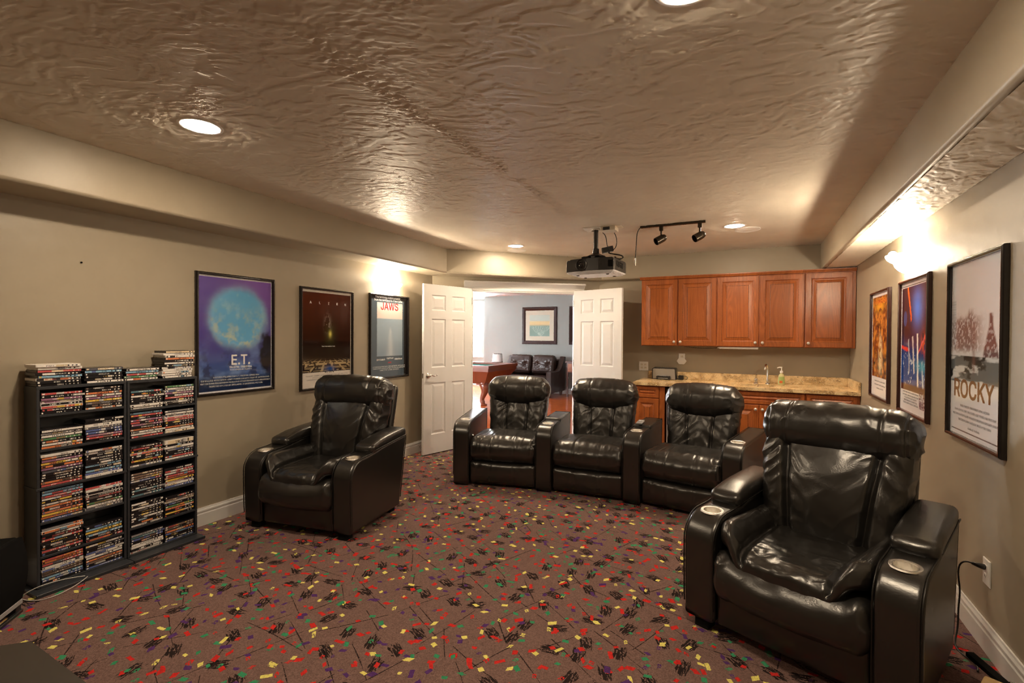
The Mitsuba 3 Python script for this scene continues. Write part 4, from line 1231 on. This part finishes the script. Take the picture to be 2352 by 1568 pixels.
# local x along the front to the right as it runs out of the photo, y backwards, z up
prof = [(-.02, .085)] + [(-.028 * math.sin(a), .085 + .295 * (a / math.pi)) for a in np.linspace(0, math.pi, 14)]
sw.part('cabinet', cbox(.004, .396, .012, .36, .03, .384, .006), 'black_matte')
gp = [(.012, .07), (-.004, .07)] + [(-.004 - .024 * math.sin(math.pi * q), .07 + .31 * q) for q in np.linspace(.08, .92, 12)] + [(-.004, .380), (.012, .380)]
sw.part('grille', prism(gp, .40, 'x'), 'grille_cloth', 40)
sw.part('base_slot', cbox(.0, .40, -.008, .012, .0, .016, .002), 'black_plastic')
sw.part('base_strip', cbox(.0, .40, -.006, .012, .045, .068, .002), 'grey_plastic')
for x in (.02, .38): sw.part('foot', cbox(x - .02, x + .02, .0, .05, 0, .06, .003), 'black_plastic')
g = Thing('wood_peg', 'small golden wooden peg on the carpet against the subwoofer', 'peg')
g.own(tube([(-3.245, 1.005, .010), (-3.205, .962, .010)], .009, 10), 'gold_wood', True)

# dark low cabinet whose corner shows at the lower left
lc = Thing('media_cabinet', 'dark brown low cabinet top at the lower left corner of the photo', 'cabinet')
top = [(-2.108, .712), (-1.60, .694), (-1.30, .10), (-2.6, -.2), (-2.75, .10)]
lc.part('top', prism(top, .03, at=.37), 'dark_top')
lc.part('body', prism(list(Polygon(top).buffer(-.03).exterior.coords)[:-1], .37), 'black_matte')

# ------------------------------------------------------------------ wet bar
DOORP = [(0, 0), (0, .015), (.003, .018), (.050, .018), (.054, .0155), (.057, .0155), (.061, .010), (.066, .007)]
PANELP = [(.060, .006), (.066, .0065), (.072, .0065), (.100, .0145), (.103, .0145), (.106, .0165)]

def knob(t, x, y, z0, under):
    k = lathe([(0, 0), (.007, 0), (.006, .008), (.009, .012), (.0155, .018), (.0165, .023), (.013, .029), (.005, .032), (0, .032)], 24)
    t.part('knob', move(k, (x, y, z0)), 'knob_metal', True, under=under, label='brushed nickel knob')

def cab_door(t, name, x0, x1, z0, z1, y, knobat=None, pull=False, slim=False):
    """A raised-panel front whose outer face looks towards -y; t.M must be None."""
    w, h = x1 - x0, z1 - z0
    M = frame(((x0 + x1) / 2, y, (z0 + z1) / 2), (1, 0, 0), (0, 0, 1), (0, -1, 0))
    k = .62 if slim else 1.0
    dp = [(a * k, b) for a, b in DOORP]; pp = [(a * k, b) for a, b in PANELP]
    old, t.M = t.M, M
    d = t.part(name, rect_loft(w, h, dp, True, False), 'cherry')
    t.part('panel', rect_loft(w, h, pp, False, True), 'cherry', under=d)
    for a, dz in ((pp[0][0] - .001, pp[0][1] + .0006), (pp[4][0] - .0008, .0152), (dp[3][0] + .001, .0168)):
        t.part('glaze_line', ring_loft(w, h, [(a - .0011, dz - .002), (a - .0011, dz + .0006), (a + .0013, dz + .0006), (a + .0013, dz - .002)]), 'cherry_glaze', under=d)
    if knobat: knob(t, knobat[0] * w / 2 - math.copysign(.030, knobat[0]), knobat[1] * h / 2 - math.copysign(.045, knobat[1]), .018, d)
    if pull:
        q = curve([(-.062, 0, .018), (-.055, 0, .036), (-.03, 0, .044), (0, 0, .046), (.03, 0, .044), (.055, 0, .036), (.062, 0, .018)], 26)
        t.part('pull', join(tube(q, .0052, 10), move(lathe([(0, 0), (.010, 0), (.007, .004), (0, .004)], 16), (-.062, 0, .0165)), move(lathe([(0, 0), (.010, 0), (.007, .004), (0, .004)], 16), (.062, 0, .0165))), 'nickel', 40, under=d, label='curved nickel drawer pull')
    t.M = old
    return d

CB0, CB1, CYF = 1.306, 2.128, 6.118                                     # wall cabinets: bottom, top, carcass front
def wall_cab(x0, x1, splits, label, ends):
    t = Thing('wall_cabinet', label, 'cabinet', 'cherry wall cabinets')
    t.part('body', cbox(x0, x1, CYF, YB - .001, CB0, CB1, .002), 'cherry')
    xs = [x0] + splits + [x1]
    for i in range(len(xs) - 1):
        right = (i == 0) if len(xs) == 3 else False
        cab_door(t, 'door', xs[i] + .006, xs[i + 1] - .006 - ends, CB0 + .006, CB1 - .020, CYF - .0005, knobat=((1 if right else -1), -1))
    a = x0 - (.018 if x0 < -1 else 0)
    corn = [(CYF - .001, CB1 - .012), (CYF - .022, CB1 - .010), (CYF - .026, CB1 + .004), (CYF - .034, CB1 + .012), (CYF - .034, CB1 + .022), (CYF - .001, CB1 + .022)]
    v, f = prism(corn, x1 - a, 'x')
    t.part('cornice', (v + np.array([a, 0, 0]), f), 'cherry')
wall_cab(-1.239, -.375, [-.808], 'cherry wall cabinet with two raised-panel doors, leftmost over the bar', 0)
wall_cab(-.375, .506, [.066], 'cherry wall cabinet with two raised-panel doors, in the middle above the sink', 0)
wall_cab(.506, .966, [], 'cherry wall cabinet with one raised-panel door, rightmost beside the right wall', .026)

BZ0, BZ1, BYF = .095, .838, 5.835
def toe(t, x0, x1): t.part('toe_kick', box(x0, x1, BYF + .06, YB - .001, 0, BZ0), 'cherry_glaze')
t = Thing('base_cabinet', 'cherry base cabinet with one drawer over a door, at the left end of the bar', 'cabinet', 'cherry base cabinets')
t.part('body', cbox(-1.245, -.905, BYF, YB - .001, BZ0, BZ1, .002), 'cherry'); toe(t, -1.245, -.905)
cab_door(t, 'drawer', -1.239, -.972, .700, .826, BYF - .0005, slim=True)
cab_door(t, 'door', -1.239, -.972, .105, .690, BYF - .0005)
t.part('stile', cbox(-.966, -.905, BYF - .012, BYF, BZ0, BZ1 - .005, .002), 'cherry')
t = Thing('base_cabinet', 'cherry sink base cabinet with a wide false drawer front over two doors', 'cabinet', 'cherry base cabinets')
t.part('body', join(cbox(-.355, .500, BYF, BYF + .02, BZ0, BZ1, .002), box(-.355, -.337, BYF + .02, YB - .001, BZ0, BZ1), box(.482, .500, BYF + .02, YB - .001, BZ0, BZ1), box(-.337, .482, BYF + .02, YB - .001, BZ0, BZ0 + .018)), 'cherry'); toe(t, -.355, .500)
cab_door(t, 'drawer_front', -.345, .490, .700, .826, BYF - .0005, slim=True)
cab_door(t, 'door', -.345, .070, .105, .690, BYF - .0005, knobat=(1, 1))
cab_door(t, 'door', .076, .490, .105, .690, BYF - .0005, knobat=(-1, 1))
t = Thing('base_cabinet', 'cherry drawer base cabinet at the right end of the bar', 'cabinet', 'cherry base cabinets')
t.part('body', cbox(.503, .967, BYF, YB - .001, BZ0, BZ1, .002), 'cherry'); toe(t, .503, .967)
cab_door(t, 'drawer', .512, .942, .700, .826, BYF - .0005, pull=True, slim=True)
cab_door(t, 'drawer', .512, .942, .400, .690, BYF - .0005, pull=True)
cab_door(t, 'drawer', .512, .942, .105, .390, BYF - .0005, pull=True)
t = Thing('mini_fridge', 'stainless mini fridge under the counter, mostly hidden behind the row of seats', 'fridge')
t.part('body', cbox(-.885, -.375, BYF + .03, YB - .02, .012, .815, .004), 'black_plastic')
t.part('door', cbox(-.883, -.377, BYF - .022, BYF + .026, .085, .80, .010), 'silver_plastic')
t.part('handle', cbox(-.873, -.845, BYF - .050, BYF - .02, .40, .74, .006), 'black_plastic')
t.part('control_strip', cbox(-.883, -.377, BYF - .024, BYF + .02, .770, .812, .004), 'black_plastic')

ct = Thing('countertop', 'tan speckled granite countertop with a short backsplash', 'countertop')
def oval(cx, cy, a, b, n=36): return [(cx + a * math.cos(q), cy + b * math.sin(q)) for q in np.linspace(0, 2 * math.pi, n, endpoint=False)]
slab = Polygon([(-1.268, 5.800), (-1.255, 5.792), (.967, 5.792), (.967, YB - .001), (-1.268, YB - .001)], [oval(.09, 6.06, .20, .15)])
ct.part('slab', join(prism(slab.buffer(-.004), .003, at=.877), prism(slab, .031, at=.846), prism(slab.buffer(-.004), .005, at=.8415)), 'granite')
ct.part('backsplash', cbox(-1.205, .9465, 6.418, YB - .001, .880, .975, .003), 'granite')
ct.part('backsplash', cbox(.947, .967, 5.80, YB - .001, .880, .975, .003), 'granite')
sk = Thing('bar_sink', 'oval stainless bar sink set into the granite counter', 'sink')
m = lathe([(1.0, 0), (.97, -.03), (.90, -.10), (.70, -.125), (.0, -.13)], 36)
sk.part('basin', (vf(m)[0] * np.array([.203, .153, 1]) + np.array([.09, 6.06, .8445]), vf(m)[1]), 'steel', True)
fa = Thing('faucet', 'chrome gooseneck bar faucet with a separate side handle', 'faucet')
sp = curve([(.165, 6.30, .881), (.165, 6.30, 1.03), (.160, 6.285, 1.085), (.148, 6.245, 1.105), (.138, 6.205, 1.085), (.135, 6.195, 1.05)], 40)
fa.part('spout', tube(sp, .0105, 14), 'chrome', True)
fa.part('base', move(lathe([(.027, 0), (.026, .006), (.019, .012), (.016, .05), (.012, .055), (0, .055)], 24), (.165, 6.30, .8803)), 'chrome', 40)
fa.part('handle', join(move(lathe([(.024, 0), (.024, .006), (.017, .014), (.020, .045), (.014, .062), (0, .066)], 24), (.045, 6.30, .8803)), tube([(.045, 6.30, .93), (.045, 6.275, .962), (.047, 6.255, .985)], [.010, .008, .006], 10)), 'chrome', 40)
so = Thing('soap_pump', 'yellow-green hand soap pump bottle beside the faucet', 'bottle')
so.M = frame((.300, 6.235, .8803), (1, 0, 0), (0, 1, 0), (0, 0, 1))
so.part('bottle', scaled(lathe([(0, 0), (.038, .001), (.041, .010), (.039, .06), (.034, .10), (.026, .122), (.014, .128), (.013, .140), (0, .140)], 28), (.86, .62, 1)), 'soap_gel', True)
so.part('label', scaled(lathe([(.0418, .018), (.0402, .06), (.0365, .095)], 28, -2.6, -.54), (.86, .63, 1)), 'soap_label', True)
so.part('label_fruit', scaled(lathe([(.0424, .022), (.0415, .050)], 28, -2.2, -1.3), (.86, .635, 1)), 'soap_fruit', True)
so.part('collar', move(lathe([(.016, 0), (.017, .004), (.017, .022), (.009, .027), (0, .027)], 24), (0, 0, .136)), 'white_plastic', 40)
so.part('pump', join(tube([(0, 0, .16), (0, 0, .195)], .0055, 10), tube(curve([(.006, 0, .197), (-.012, -.004, .200), (-.032, -.01, .197), (-.044, -.013, .190)], 12), [.008] * 6 + [.007, .0065, .006, .0055, .005, .005], 10)), 'white_plastic', True)
dk = Thing('speaker_dock', 'silver-grilled black speaker dock on the left end of the counter', 'speaker', M=turn((-.985, 6.345, .8803), -6))
front = [(-.150, 0), (.150, 0), (.146, .132), (.132, .143), (-.132, .143), (-.146, .132)]
dk.part('body', rotx(prism(front, .075, 'y'), 6, (0, -.045, 0)), 'black_plastic')
dk.part('grille', rotx(prism([(-.138, .006), (.138, .006), (.134, .130), (.128, .135), (-.128, .135), (-.134, .130)], .006, 'y'), 6, (0, -.0505, 0)), 'silver_plastic')
dk.part('dock_tray', cbox(-.085, .085, -.095, -.03, 0, .045, .006), 'black_plastic')
dk.part('dock_slot', cbox(-.04, .04, -.085, -.06, .0445, .052, .001), 'grey_plastic')
dk.part('button_bar', cbox(-.06, .06, -.0965, -.094, .014, .022, .0005), 'silver_plastic')
ad = Thing('power_adapter', 'small black power adapter and cord on the counter right of the speaker dock', 'adapter')
ad.part('block', cbox(-.825, -.762, 6.33, 6.38, .8803, .935, .006), 'black_plastic')
ad.part('cord', tube(curve([(-.765, 6.36, .92), (-.735, 6.37, .925), (-.715, 6.36, .905), (-.735, 6.35, .885), (-.78, 6.32, .8835)], 24), .0028, 8), 'cable_black', True)
for i, (x, z, w, kind) in enumerate(((-1.270, 1.033, .118, 'two'), (-.795, 1.150, .076, 'one'))):
    t = Thing('wall_plate', ['white two-gang outlet plate on the wall left of the speaker dock', 'white outlet plate on the wall above the counter with a hexagonal night light'][i], 'outlet', M=on_back(x, z))
    t.part('plate', rect_loft(w, .116, [(0, .0006), (0, .004), (.003, .006)], True, True), 'white_plastic')
    for dx in ((-.023, .023) if kind == 'two' else (0,)):
        for dz in (-.020, .020):
            t.part('socket', move(rect_loft(.033, .028, [(0, .005), (.001, .0075), (.003, .008)], False, True), (dx, dz, 0)), 'offwhite')
            for sx in (-.0065, .0065):
                t.part('slot', box(dx + sx - .0012, dx + sx + .0012, dz - .004, dz + .007, .0081, .0084), 'black_matte')
t = Thing('night_light', 'white hexagonal plug-in night light under the outlet above the counter', 'night light', M=on_back(-.795, 1.118))
hexp = [(.060 * math.cos(a), -.005 + .047 * math.sin(a)) for a in np.radians([0, 60, 120, 180, 240, 300])]
t.part('body', prism(hexp, .026, at=.009), 'white_plastic')
t.part('rim', prism(Polygon(hexp).buffer(-.006), .003, at=.035), 'white_plastic')
t = Thing('undercabinet_light', 'slim white light bar under the middle wall cabinet', 'light bar')
t.part('housing', cbox(-.345, .062, 6.135, 6.235, CB0 - .026, CB0 - .0005, .003), 'white_plastic')
t.part('end_cap', cbox(-.362, -.344, 6.150, 6.22, CB0 - .020, CB0 - .004, .002), 'offwhite')
t = Thing('light_cord', 'thin black cord drooping under the wall cabinets left of the light bar', 'cord')
t.own(tube(curve([(-.36, 6.18, CB0 - .012), (-.45, 6.19, CB0 - .022), (-.60, 6.20, CB0 - .018), (-.74, 6.20, CB0 - .006)], 30), .003, 6), 'cable_black', True)
t = Thing('remote_control', 'grey remote control lying on the console arm left of the rightmost row seat', 'remote', M=turn((-.905, 4.46, .628), 3))
t.part('body', cbox(-.026, .026, -.085, .085, 0, .020, .006), 'grey_plastic')
for j in range(5):
    for dx in (-.013, 0, .013):
        t.part('button', cbox(dx - .004, dx + .004, -.06 + j * .022, -.052 + j * .022, .0195, .0215, .0008), 'ink_white' if j > 2 else 'black_plastic')
t.part('screen', cbox(-.018, .018, .055, .075, .0195, .0208, .0004), 'black_plastic')

# ------------------------------------------------------------------ ceiling equipment
pj = Thing('projector', 'black and white projector hanging from a ceiling pole', 'projector', M=turn((-1.385, 4.40, 2.005), -4))
hw = .245
outl = [(-hw, .035), (-hw + .012, .018), (-.13, -.010), (-.02, -.024), (.10, -.014), (hw - .012, .018), (hw, .035), (hw, .36), (hw - .03, .40), (-hw + .03, .40), (-hw, .36)]
pc_ = Polygon(outl)
pj.part('shell', join(prism(pc_, .102, at=.026), prism(pc_.buffer(-.006), .010, at=.1275), prism(pc_.buffer(-.035), .012, at=.137)), 'black_plastic')
belly = []
for s_, z_ in ((.004, .020), (.012, .014), (.026, .008), (.045, .003), (.065, .0)):
    belly.append(prism(pc_.buffer(-s_), .0265 - z_, at=z_))
pj.part('belly', join(*belly), 'projector_white', label='white curved underside')
pj.part('lens_ring', xf(lathe([(.060, 0), (.060, .006), (.055, .010), (.047, .006), (.046, -.004), (.034, -.002), (.033, .004), (.030, .006), (.027, .002)], 36), frame((-.065, -.0185, .083), (1, 0, 0), (0, 0, 1), (0, -1, 0))), 'black_plastic', 35)
pj.part('lens', xf(lathe([(.028, -.001), (.02, .006), (.01, .009), (0, .010)], 28), frame((-.065, -.0185, .083), (1, 0, 0), (0, 0, 1), (0, -1, 0))), 'lens', True)
pj.part('vent', cbox(-hw - .001, -hw + .012, .055, .16, .055, .115, .003), 'silver_plastic')
pj.part('vent', cbox(hw - .06, hw - .012, .004, .02, .056, .118, .003), 'black_matte')
for k in range(6): pj.part('vent_slat', box(hw - .002, hw + .0015, .07 + k * .035, .085 + k * .035, .06, .115), 'black_matte')
for k in range(4): pj.part('foot', move(lathe([(0, 0), (.014, 0), (.014, .010), (0, .010)], 12), ((-.15, .15)[k % 2], (.10, .30)[k // 2], -.004)), 'black_matte', 30)
for k in range(3): pj.part('hatch_seam', box(-.02 + k * .055, -.017 + k * .055, .03, .16, .0005, .0025), 'grey_plastic')
pm = Thing('projector_mount', 'black ceiling pole mount of the projector with a clamp and adapter', 'mount')
cx, cy = -1.365, 4.56
pm.part('pole', tube([(cx, cy, 2.215), (cx, cy, 2.452)], .022, 20), 'black_plastic', 40)
pm.part('pole_collar', move(lathe([(.024, 0), (.032, .004), (.030, .05), (.024, .054)], 24), (cx, cy, 2.21)), 'black_plastic', 40)
pm.part('swivel', join(move(lathe([(.0, 0), (.085, .0), (.090, .010), (.060, .024), (.030, .040), (0, .042)], 28), (cx, cy, 2.178)), cbox(cx - .10, cx + .10, cy - .02, cy + .02, 2.160, 2.180, .004), cbox(cx - .02, cx + .02, cy - .10, cy + .10, 2.160, 2.180, .004)), 'black_plastic', 40)
for dx, dy in ((-.11, -.10), (.11, -.10), (-.11, .10), (.11, .10)):
    pm.part('clamp_arm', tube(curve([(cx + dx * .3, cy + dy * .3, 2.168), (cx + dx * .8, cy + dy * .9, 2.172), (cx + dx, cy + dy, 2.166)], 10), .009, 8), 'black_plastic', True)
pm.part('adapter_box', xf(cbox(-.055, .055, -.03, .03, -.025, .025, .004), frame((cx + .115, cy, 2.245), (.93, .3, .2), (-.3, .95, 0), (-.2, 0, .98))), 'black_plastic')
pm.part('cord', tube(curve([(cx + .08, cy - .05, 2.40), (cx + .115, cy - .05, 2.34), (cx + .125, cy - .04, 2.27), (cx + .14, cy - .03, 2.24)], 20), .004, 6), 'cable_black', True)
pm.part('cord', tube(curve([(cx + .19, cy - .05, 2.39), (cx + .215, cy - .05, 2.32), (cx + .205, cy - .04, 2.26), (cx + .17, cy - .02, 2.235)], 20), .004, 6), 'cable_black', True)
pm.part('cord', tube(curve([(cx + .12, cy + .02, 2.22), (cx + .19, cy + .03, 2.20), (cx + .25, cy + .05, 2.18), (cx + .24, cy + .08, 2.17), (cx + .16, cy + .10, 2.19)], 30), .006, 6), 'cable_black', True)
cp = Thing('ceiling_plate', 'white square ceiling plate that holds the projector pole', 'plate')
cp.part('plate', cbox(cx - .115, cx + .06, cy - .08, cy + .09, ZC - .009, ZC - .0005, .002), 'white_plastic')
cp.part('flange', move(lathe([(.045, 0), (.045, .008), (.026, .014), (.026, .016)], 24), (cx, cy, ZC - .024)), 'white_plastic', 35)
cj = Thing('ceiling_outlet_box', 'white surface outlet box on the ceiling right of the projector pole', 'outlet')
cj.part('box', cbox(cx + .065, cx + .205, cy - .07, cy + .06, ZC - .042, ZC - .0005, .003), 'offwhite')
cj.part('cover', cbox(cx + .205, cx + .255, cy - .06, cy + .05, ZC - .008, ZC - .0005, .002), 'offwhite')
cj.part('plug', cbox(cx + .09, cx + .155, cy - .086, cy - .07, ZC - .040, ZC - .012, .003), 'black_plastic')

tr = Thing('track_light', 'bronze track light with two turned-off spot heads and a hanging cord', 'track light')
ty = 4.648
tr.part('rail', cbox(-.957, -.385, ty - .018, ty + .018, ZC - .020, ZC - .0005, .002), 'bronze')
for x, rz in ((-.768, 0), (-.432, 0)):
    tr.part('stem', join(cbox(x - .017, x + .017, ty - .014, ty + .014, ZC - .060, ZC - .0195, .003), tube([(x, ty, ZC - .058), (x, ty, ZC - .105)], .008, 12), cbox(x - .010, x + .010, ty - .010, ty + .010, ZC - .112, ZC - .098, .003)), 'bronze')
    can = lathe([(0, .052), (.012, .050), (.026, .040), (.034, .022), (.036, .0), (.036, -.062), (.0335, -.062), (.0335, -.02), (.0, -.015)], 32)
    d_ = np.array([.70, .50, .45]); d_ /= np.linalg.norm(d_)
    e1 = np.cross([0, 0, 1], d_); e1 /= np.linalg.norm(e1)
    tr.part('spot_head', xf(can, frame((x + .004, ty - .004, ZC - .135), tuple(e1), tuple(np.cross(d_, e1)), tuple(d_))), 'bronze', 35)
tr.part('cord', tube(curve([(-.955, ty, ZC - .010), (-.975, ty - .005, ZC - .035), (-.992, ty - .01, ZC - .12), (-.998, ty - .01, ZC - .24), (-1.003, ty - .01, ZC - .31)], 30), .0042, 8), 'cable_black', True)
tr.part('cord_plug', join(tube([(-1.003, ty - .01, ZC - .30), (-1.004, ty - .01, ZC - .35)], [.008, .010], 10), cbox(-1.011, -.997, ty - .016, ty - .004, ZC - .372, ZC - .348, .002)), 'nickel')

# ------------------------------------------------------------------ right wall outlet, cord, gold-edged thing on the floor
t = Thing('wall_plate', 'white outlet plate low on the right wall behind the foreground recliner', 'outlet', M=on_right(2.923, .352))
t.part('plate', rect_loft(.074, .118, [(0, .0006), (0, .004), (.003, .006)], True, True), 'white_plastic')
for dz in (-.020, .020):
    t.part('socket', move(rect_loft(.033, .028, [(0, .005), (.001, .0075), (.003, .008)], False, True), (0, dz, 0)), 'white_plastic')
    for sx in (-.0065, .0065): t.part('slot', box(sx - .0012, sx + .0012, dz - .004, dz + .007, .0081, .0084), 'black_matte')
t = Thing('power_cable', 'black power cable hanging from the right wall outlet behind the recliner', 'cable')
t.part('plug', join(tube([(XR - .009, 2.925, .372), (XR - .030, 2.930, .376), (XR - .05, 2.94, .377)], [.013, .011, .006], 10)), 'black_plastic', True)
t.part('cable', tube(curve([(XR - .048, 2.94, .377), (XR - .075, 2.965, .365), (XR - .085, 2.98, .31), (XR - .080, 2.975, .23), (XR - .088, 2.96, .15), (XR - .10, 2.93, .06), (XR - .12, 2.88, .008), (XR - .105, 2.80, .005), (XR - .10, 2.70, .005)], 60), .0036, 8), 'cable_black', True)
t = Thing('toy_wedge', 'gold-edged dark speckled curved block with a black bar on the floor by the right baseboard', 'gadget')
arc = [(-.12 + .24 * q, .012 + .085 * math.sin(math.pi * (.12 + .80 * q))) for q in np.linspace(0, 1, 16)]
wm = turn((.905, 2.42, 0), 62)
t.M = wm
t.part('body', prism([(-.12, 0)] + [(.12, 0)] + arc[::-1], .10, 'y'), 'speckle')
t.part('top', prism(arc + [(a, b + .010) for a, b in arc[::-1]], .11, 'y', at=-.005), 'gold_wood', 35)
t.M = None
t.part('bar', xf(cbox(-.016, .016, -.09, .09, -.010, .010, .002), frame((.868, 2.60, .075), (.94, .34, 0), (-.34, .94, .05), (0, 0, 1))), 'black_matte')
t.part('bolt', tube([(.895, 2.515, .075), (.90, 2.48, .105)], .008, 10), 'chrome', 40)

# ------------------------------------------------------------------ the next room's furniture
def picture(x, w, h, z, label):
    t = Thing('framed_picture', label, 'picture', M=frame((x, YW, z), (1, 0, 0), (0, 0, 1), (0, -1, 0)))
    t.part('frame', ring_loft(w, h, [(0, .001), (0, .030), (.012, .040), (.05, .030), (.082, .016), (.086, .012), (.086, .001)]), 'frame_brown')
    t.part('mat_board', rect_loft(w - .17, h - .17, [(0, .008), (.115, .008)], False, False), 'mat_board')
    def fn(u, v):
        c = lay(np.tile(srgb(112, 138, 124), (len(u), 1)), srgb(202, 178, 124), sstep(.46, .56, v))
        c = lay(c, srgb(176, 186, 172), sstep(.66, .74, v))
        br = np.zeros(len(u))
        for k in range(9):
            a = -1.2 + 2.4 * k / 8
            br = np.maximum(br, np.exp(-((u - .55 - a * np.clip(v, 0, .5) * .9 + .02 * np.sin(v * 30 + k)) / .008) ** 2) * (v < .48))
        c = lay(c, srgb(206, 220, 206), br * .6)
        return lay(c, srgb(70, 80, 70), np.exp(-((u - .55) / .006) ** 2) * (v > .5) * (v < .92) * .6)
    u, v, f, c = art(40, 40, fn)
    k = num(t.key + '__print')
    scene[k] = mikit.ply(xf((np.column_stack([(u - .5) * (w - .40), (v - .5) * (h - .37), np.full_like(u, .0075)]), f), t.M), 'print_matte', color=c)
picture(-4.812, .945, .935, 1.685, 'dark framed landscape print on the grey wall above the loveseat')
picture(-3.545, .945, .935, 1.685, 'dark framed print partly hidden behind the right door leaf')

lv = Thing('loveseat', 'dark brown tufted leather loveseat in the next room', 'sofa', M=turn((-4.83, 10.22), -1.5))
W2 = .76
lv.part('base', cbox(-W2 + .13, W2 - .13, .03, .86, .10, .30, .02), 'brown_leather')
for s in (-1, 1):
    ap = [(.0, .11), (.86, .11), (.90, .60), (.90, .92), (.84, .93), (.62, .66), (.50, .605), (.0, .60)]
    m = loft_prism(dense(ap, .06), .13, [(0, .014), (.006, .004), (.014, 0)])
    lv.part('arm', (m[0] + np.array([s * (W2 - .065), 0, 0]), m[1]), 'brown_leather', 30)
    tuft = [(-.15, .0), (.15, .0)]
    def td(p, n):
        o = np.zeros(len(p)); fr = sstep(-.1, -.6, n[:, 1])
        for a, b in tuft:
            r = np.hypot(p[:, 0] - a, p[:, 2] - b); o += -.045 * np.exp(-(r / .055) ** 2)
            th = np.arctan2(p[:, 2] - b, p[:, 0] - a)
            o += -.008 * np.exp(-(r / .10) ** 2) * np.cos(th * 7 + 1)
        return fr * (o + groove(p[:, 2], .008, .008) + .007 * creases(p, 8, 3, 9, 5))
    bkc = cushion(.60, .19, .46, (.07, .08, .08), (60, 14, 50), (0, .04, .01), disp=td)
    lv.part('back_cushion', rotx(bkc, -12, (s * .305, .62, .725)), 'brown_leather', True)
    lv.part('seat_cushion', move(cushion(.60, .62, .17, (.04, .06, .06), (24, 24, 12), (0, 0, .02)), (s * .305, .37, .385)), 'brown_leather', True)
    for y in (.07, .80): lv.part('leg', hull([(s * (W2 - .09) + a, y + b, z) for a, b, z in [(-.035, -.035, .115), (.035, -.035, .115), (.035, .035, .115), (-.035, .035, .115), (-.022, -.022, 0), (.022, -.022, 0), (.022, .022, 0), (-.022, .022, 0)]]), 'dark_wood')
lv.part('back', cbox(-W2 + .12, W2 - .12, .78, .90, .12, .86, .03), 'brown_leather')

et = Thing('end_table', 'small dark end table under the lamp left of the loveseat', 'table')
et.part('top', cbox(-6.02, -5.62, 10.50, 10.90, .56, .585, .004), 'dark_wood')
for x in (-5.99, -5.65):
    for y in (10.53, 10.87): et.part('leg', cbox(x - .02, x + .02, y - .02, y + .02, 0, .562, .002), 'dark_wood')
et.part('shelf', cbox(-6.0, -5.64, 10.52, 10.88, .18, .20, .002), 'dark_wood')
tl = Thing('table_lamp', 'small table lamp with a pale tapered shade and silver base', 'lamp')
tl.M = frame((-5.72, 10.70, .586), (1, 0, 0), (0, 1, 0), (0, 0, 1))
tl.part('base', lathe([(0, 0), (.060, .0), (.062, .008), (.030, .020), (.012, .045), (.020, .075), (.026, .10), (.014, .14), (.008, .16), (.008, .22), (0, .22)], 28), 'nickel', True)
tl.part('shade', lathe([(.135, .175), (.112, .385), (.110, .385), (.133, .175)], 36), 'shade', 30)
tl.part('shade_trim', join(lathe([(.1355, .172), (.1375, .178), (.1345, .186)], 36), lathe([(.1125, .378), (.1145, .383), (.1115, .388)], 36)), 'frame_brown', True)
st = Thing('side_table', 'dark red-brown side table right of the loveseat, beside the right door leaf', 'table')
st.part('top', cbox(-3.93, -3.40, 10.72, 11.20, .80, .83, .004), 'dark_wood')
st.part('apron', cbox(-3.90, -3.43, 10.75, 11.18, .56, .80, .003), 'dark_wood')
st.part('drawer', cbox(-3.87, -3.46, 10.738, 10.752, .59, .78, .003), 'cherry')
for x in (-3.885, -3.445):
    for y in (10.765, 11.165): st.part('leg', cbox(x - .02, x + .02, y - .02, y + .02, 0, .562, .002), 'dark_wood')

pt_ = Thing('pool_table', 'carved red-brown pool table in the next room, partly behind the left door', 'pool table')
px0, px1, py0, py1 = -7.05, -4.635, 8.30, 9.62
ring = Polygon([(px0, py0), (px1, py0), (px1, py1), (px0, py1)], [[(px0 + .13, py0 + .13), (px1 - .13, py0 + .13), (px1 - .13, py1 - .13), (px0 + .13, py1 - .13)]])
pt_.part('rail', join(prism(ring, .045, at=.765), prism(ring.buffer(-.012), .012, at=.808)), 'dark_cherry')
pt_.part('bed', box(px0 + .12, px1 - .12, py0 + .12, py1 - .12, .74, .775), 'felt')
v, f = rect_loft(px1 - px0, py1 - py0, [(.02, .765), (.02, .70), (.05, .66), (.12, .56), (.20, .44), (.24, .43)], True, True)
pt_.part('cabinet', (v + np.array([(px0 + px1) / 2, (py0 + py1) / 2, 0]), f[:, ::-1]), 'dark_cherry')
for x in (px0 + .28, px1 - .28):
    for y in (py0 + .26, py1 - .26):
        sx = 1 if x > (px0 + px1) / 2 else -1
        q = curve([(x, y, .45), (x + sx * .055, y, .36), (x + sx * .035, y, .24), (x - sx * .01, y, .12), (x + sx * .02, y, .04), (x + sx * .05, y, .02)], 24)
        rr = np.interp(np.linspace(0, 1, 24), [0, .2, .45, .75, .9, 1], [.085, .095, .065, .042, .050, .020])
        pt_.part('leg', join(tube(q, rr, 16), move(lathe([(0, 0), (.06, 0), (.075, .014), (.06, .028), (.04, .034)], 20), (x + sx * .03, y, 0)), cbox(x - .10, x + .10, y - .10, y + .10, .425, .45, .008)), 'dark_cherry', 40)
t = Thing('wall_nail', 'tiny dark nail left in the left wall above the left rack', 'nail')
t.own(tube([(XL - .002, 1.458, 1.838), (XL + .006, 1.458, 1.838)], .005, 8), 'black_matte', True)
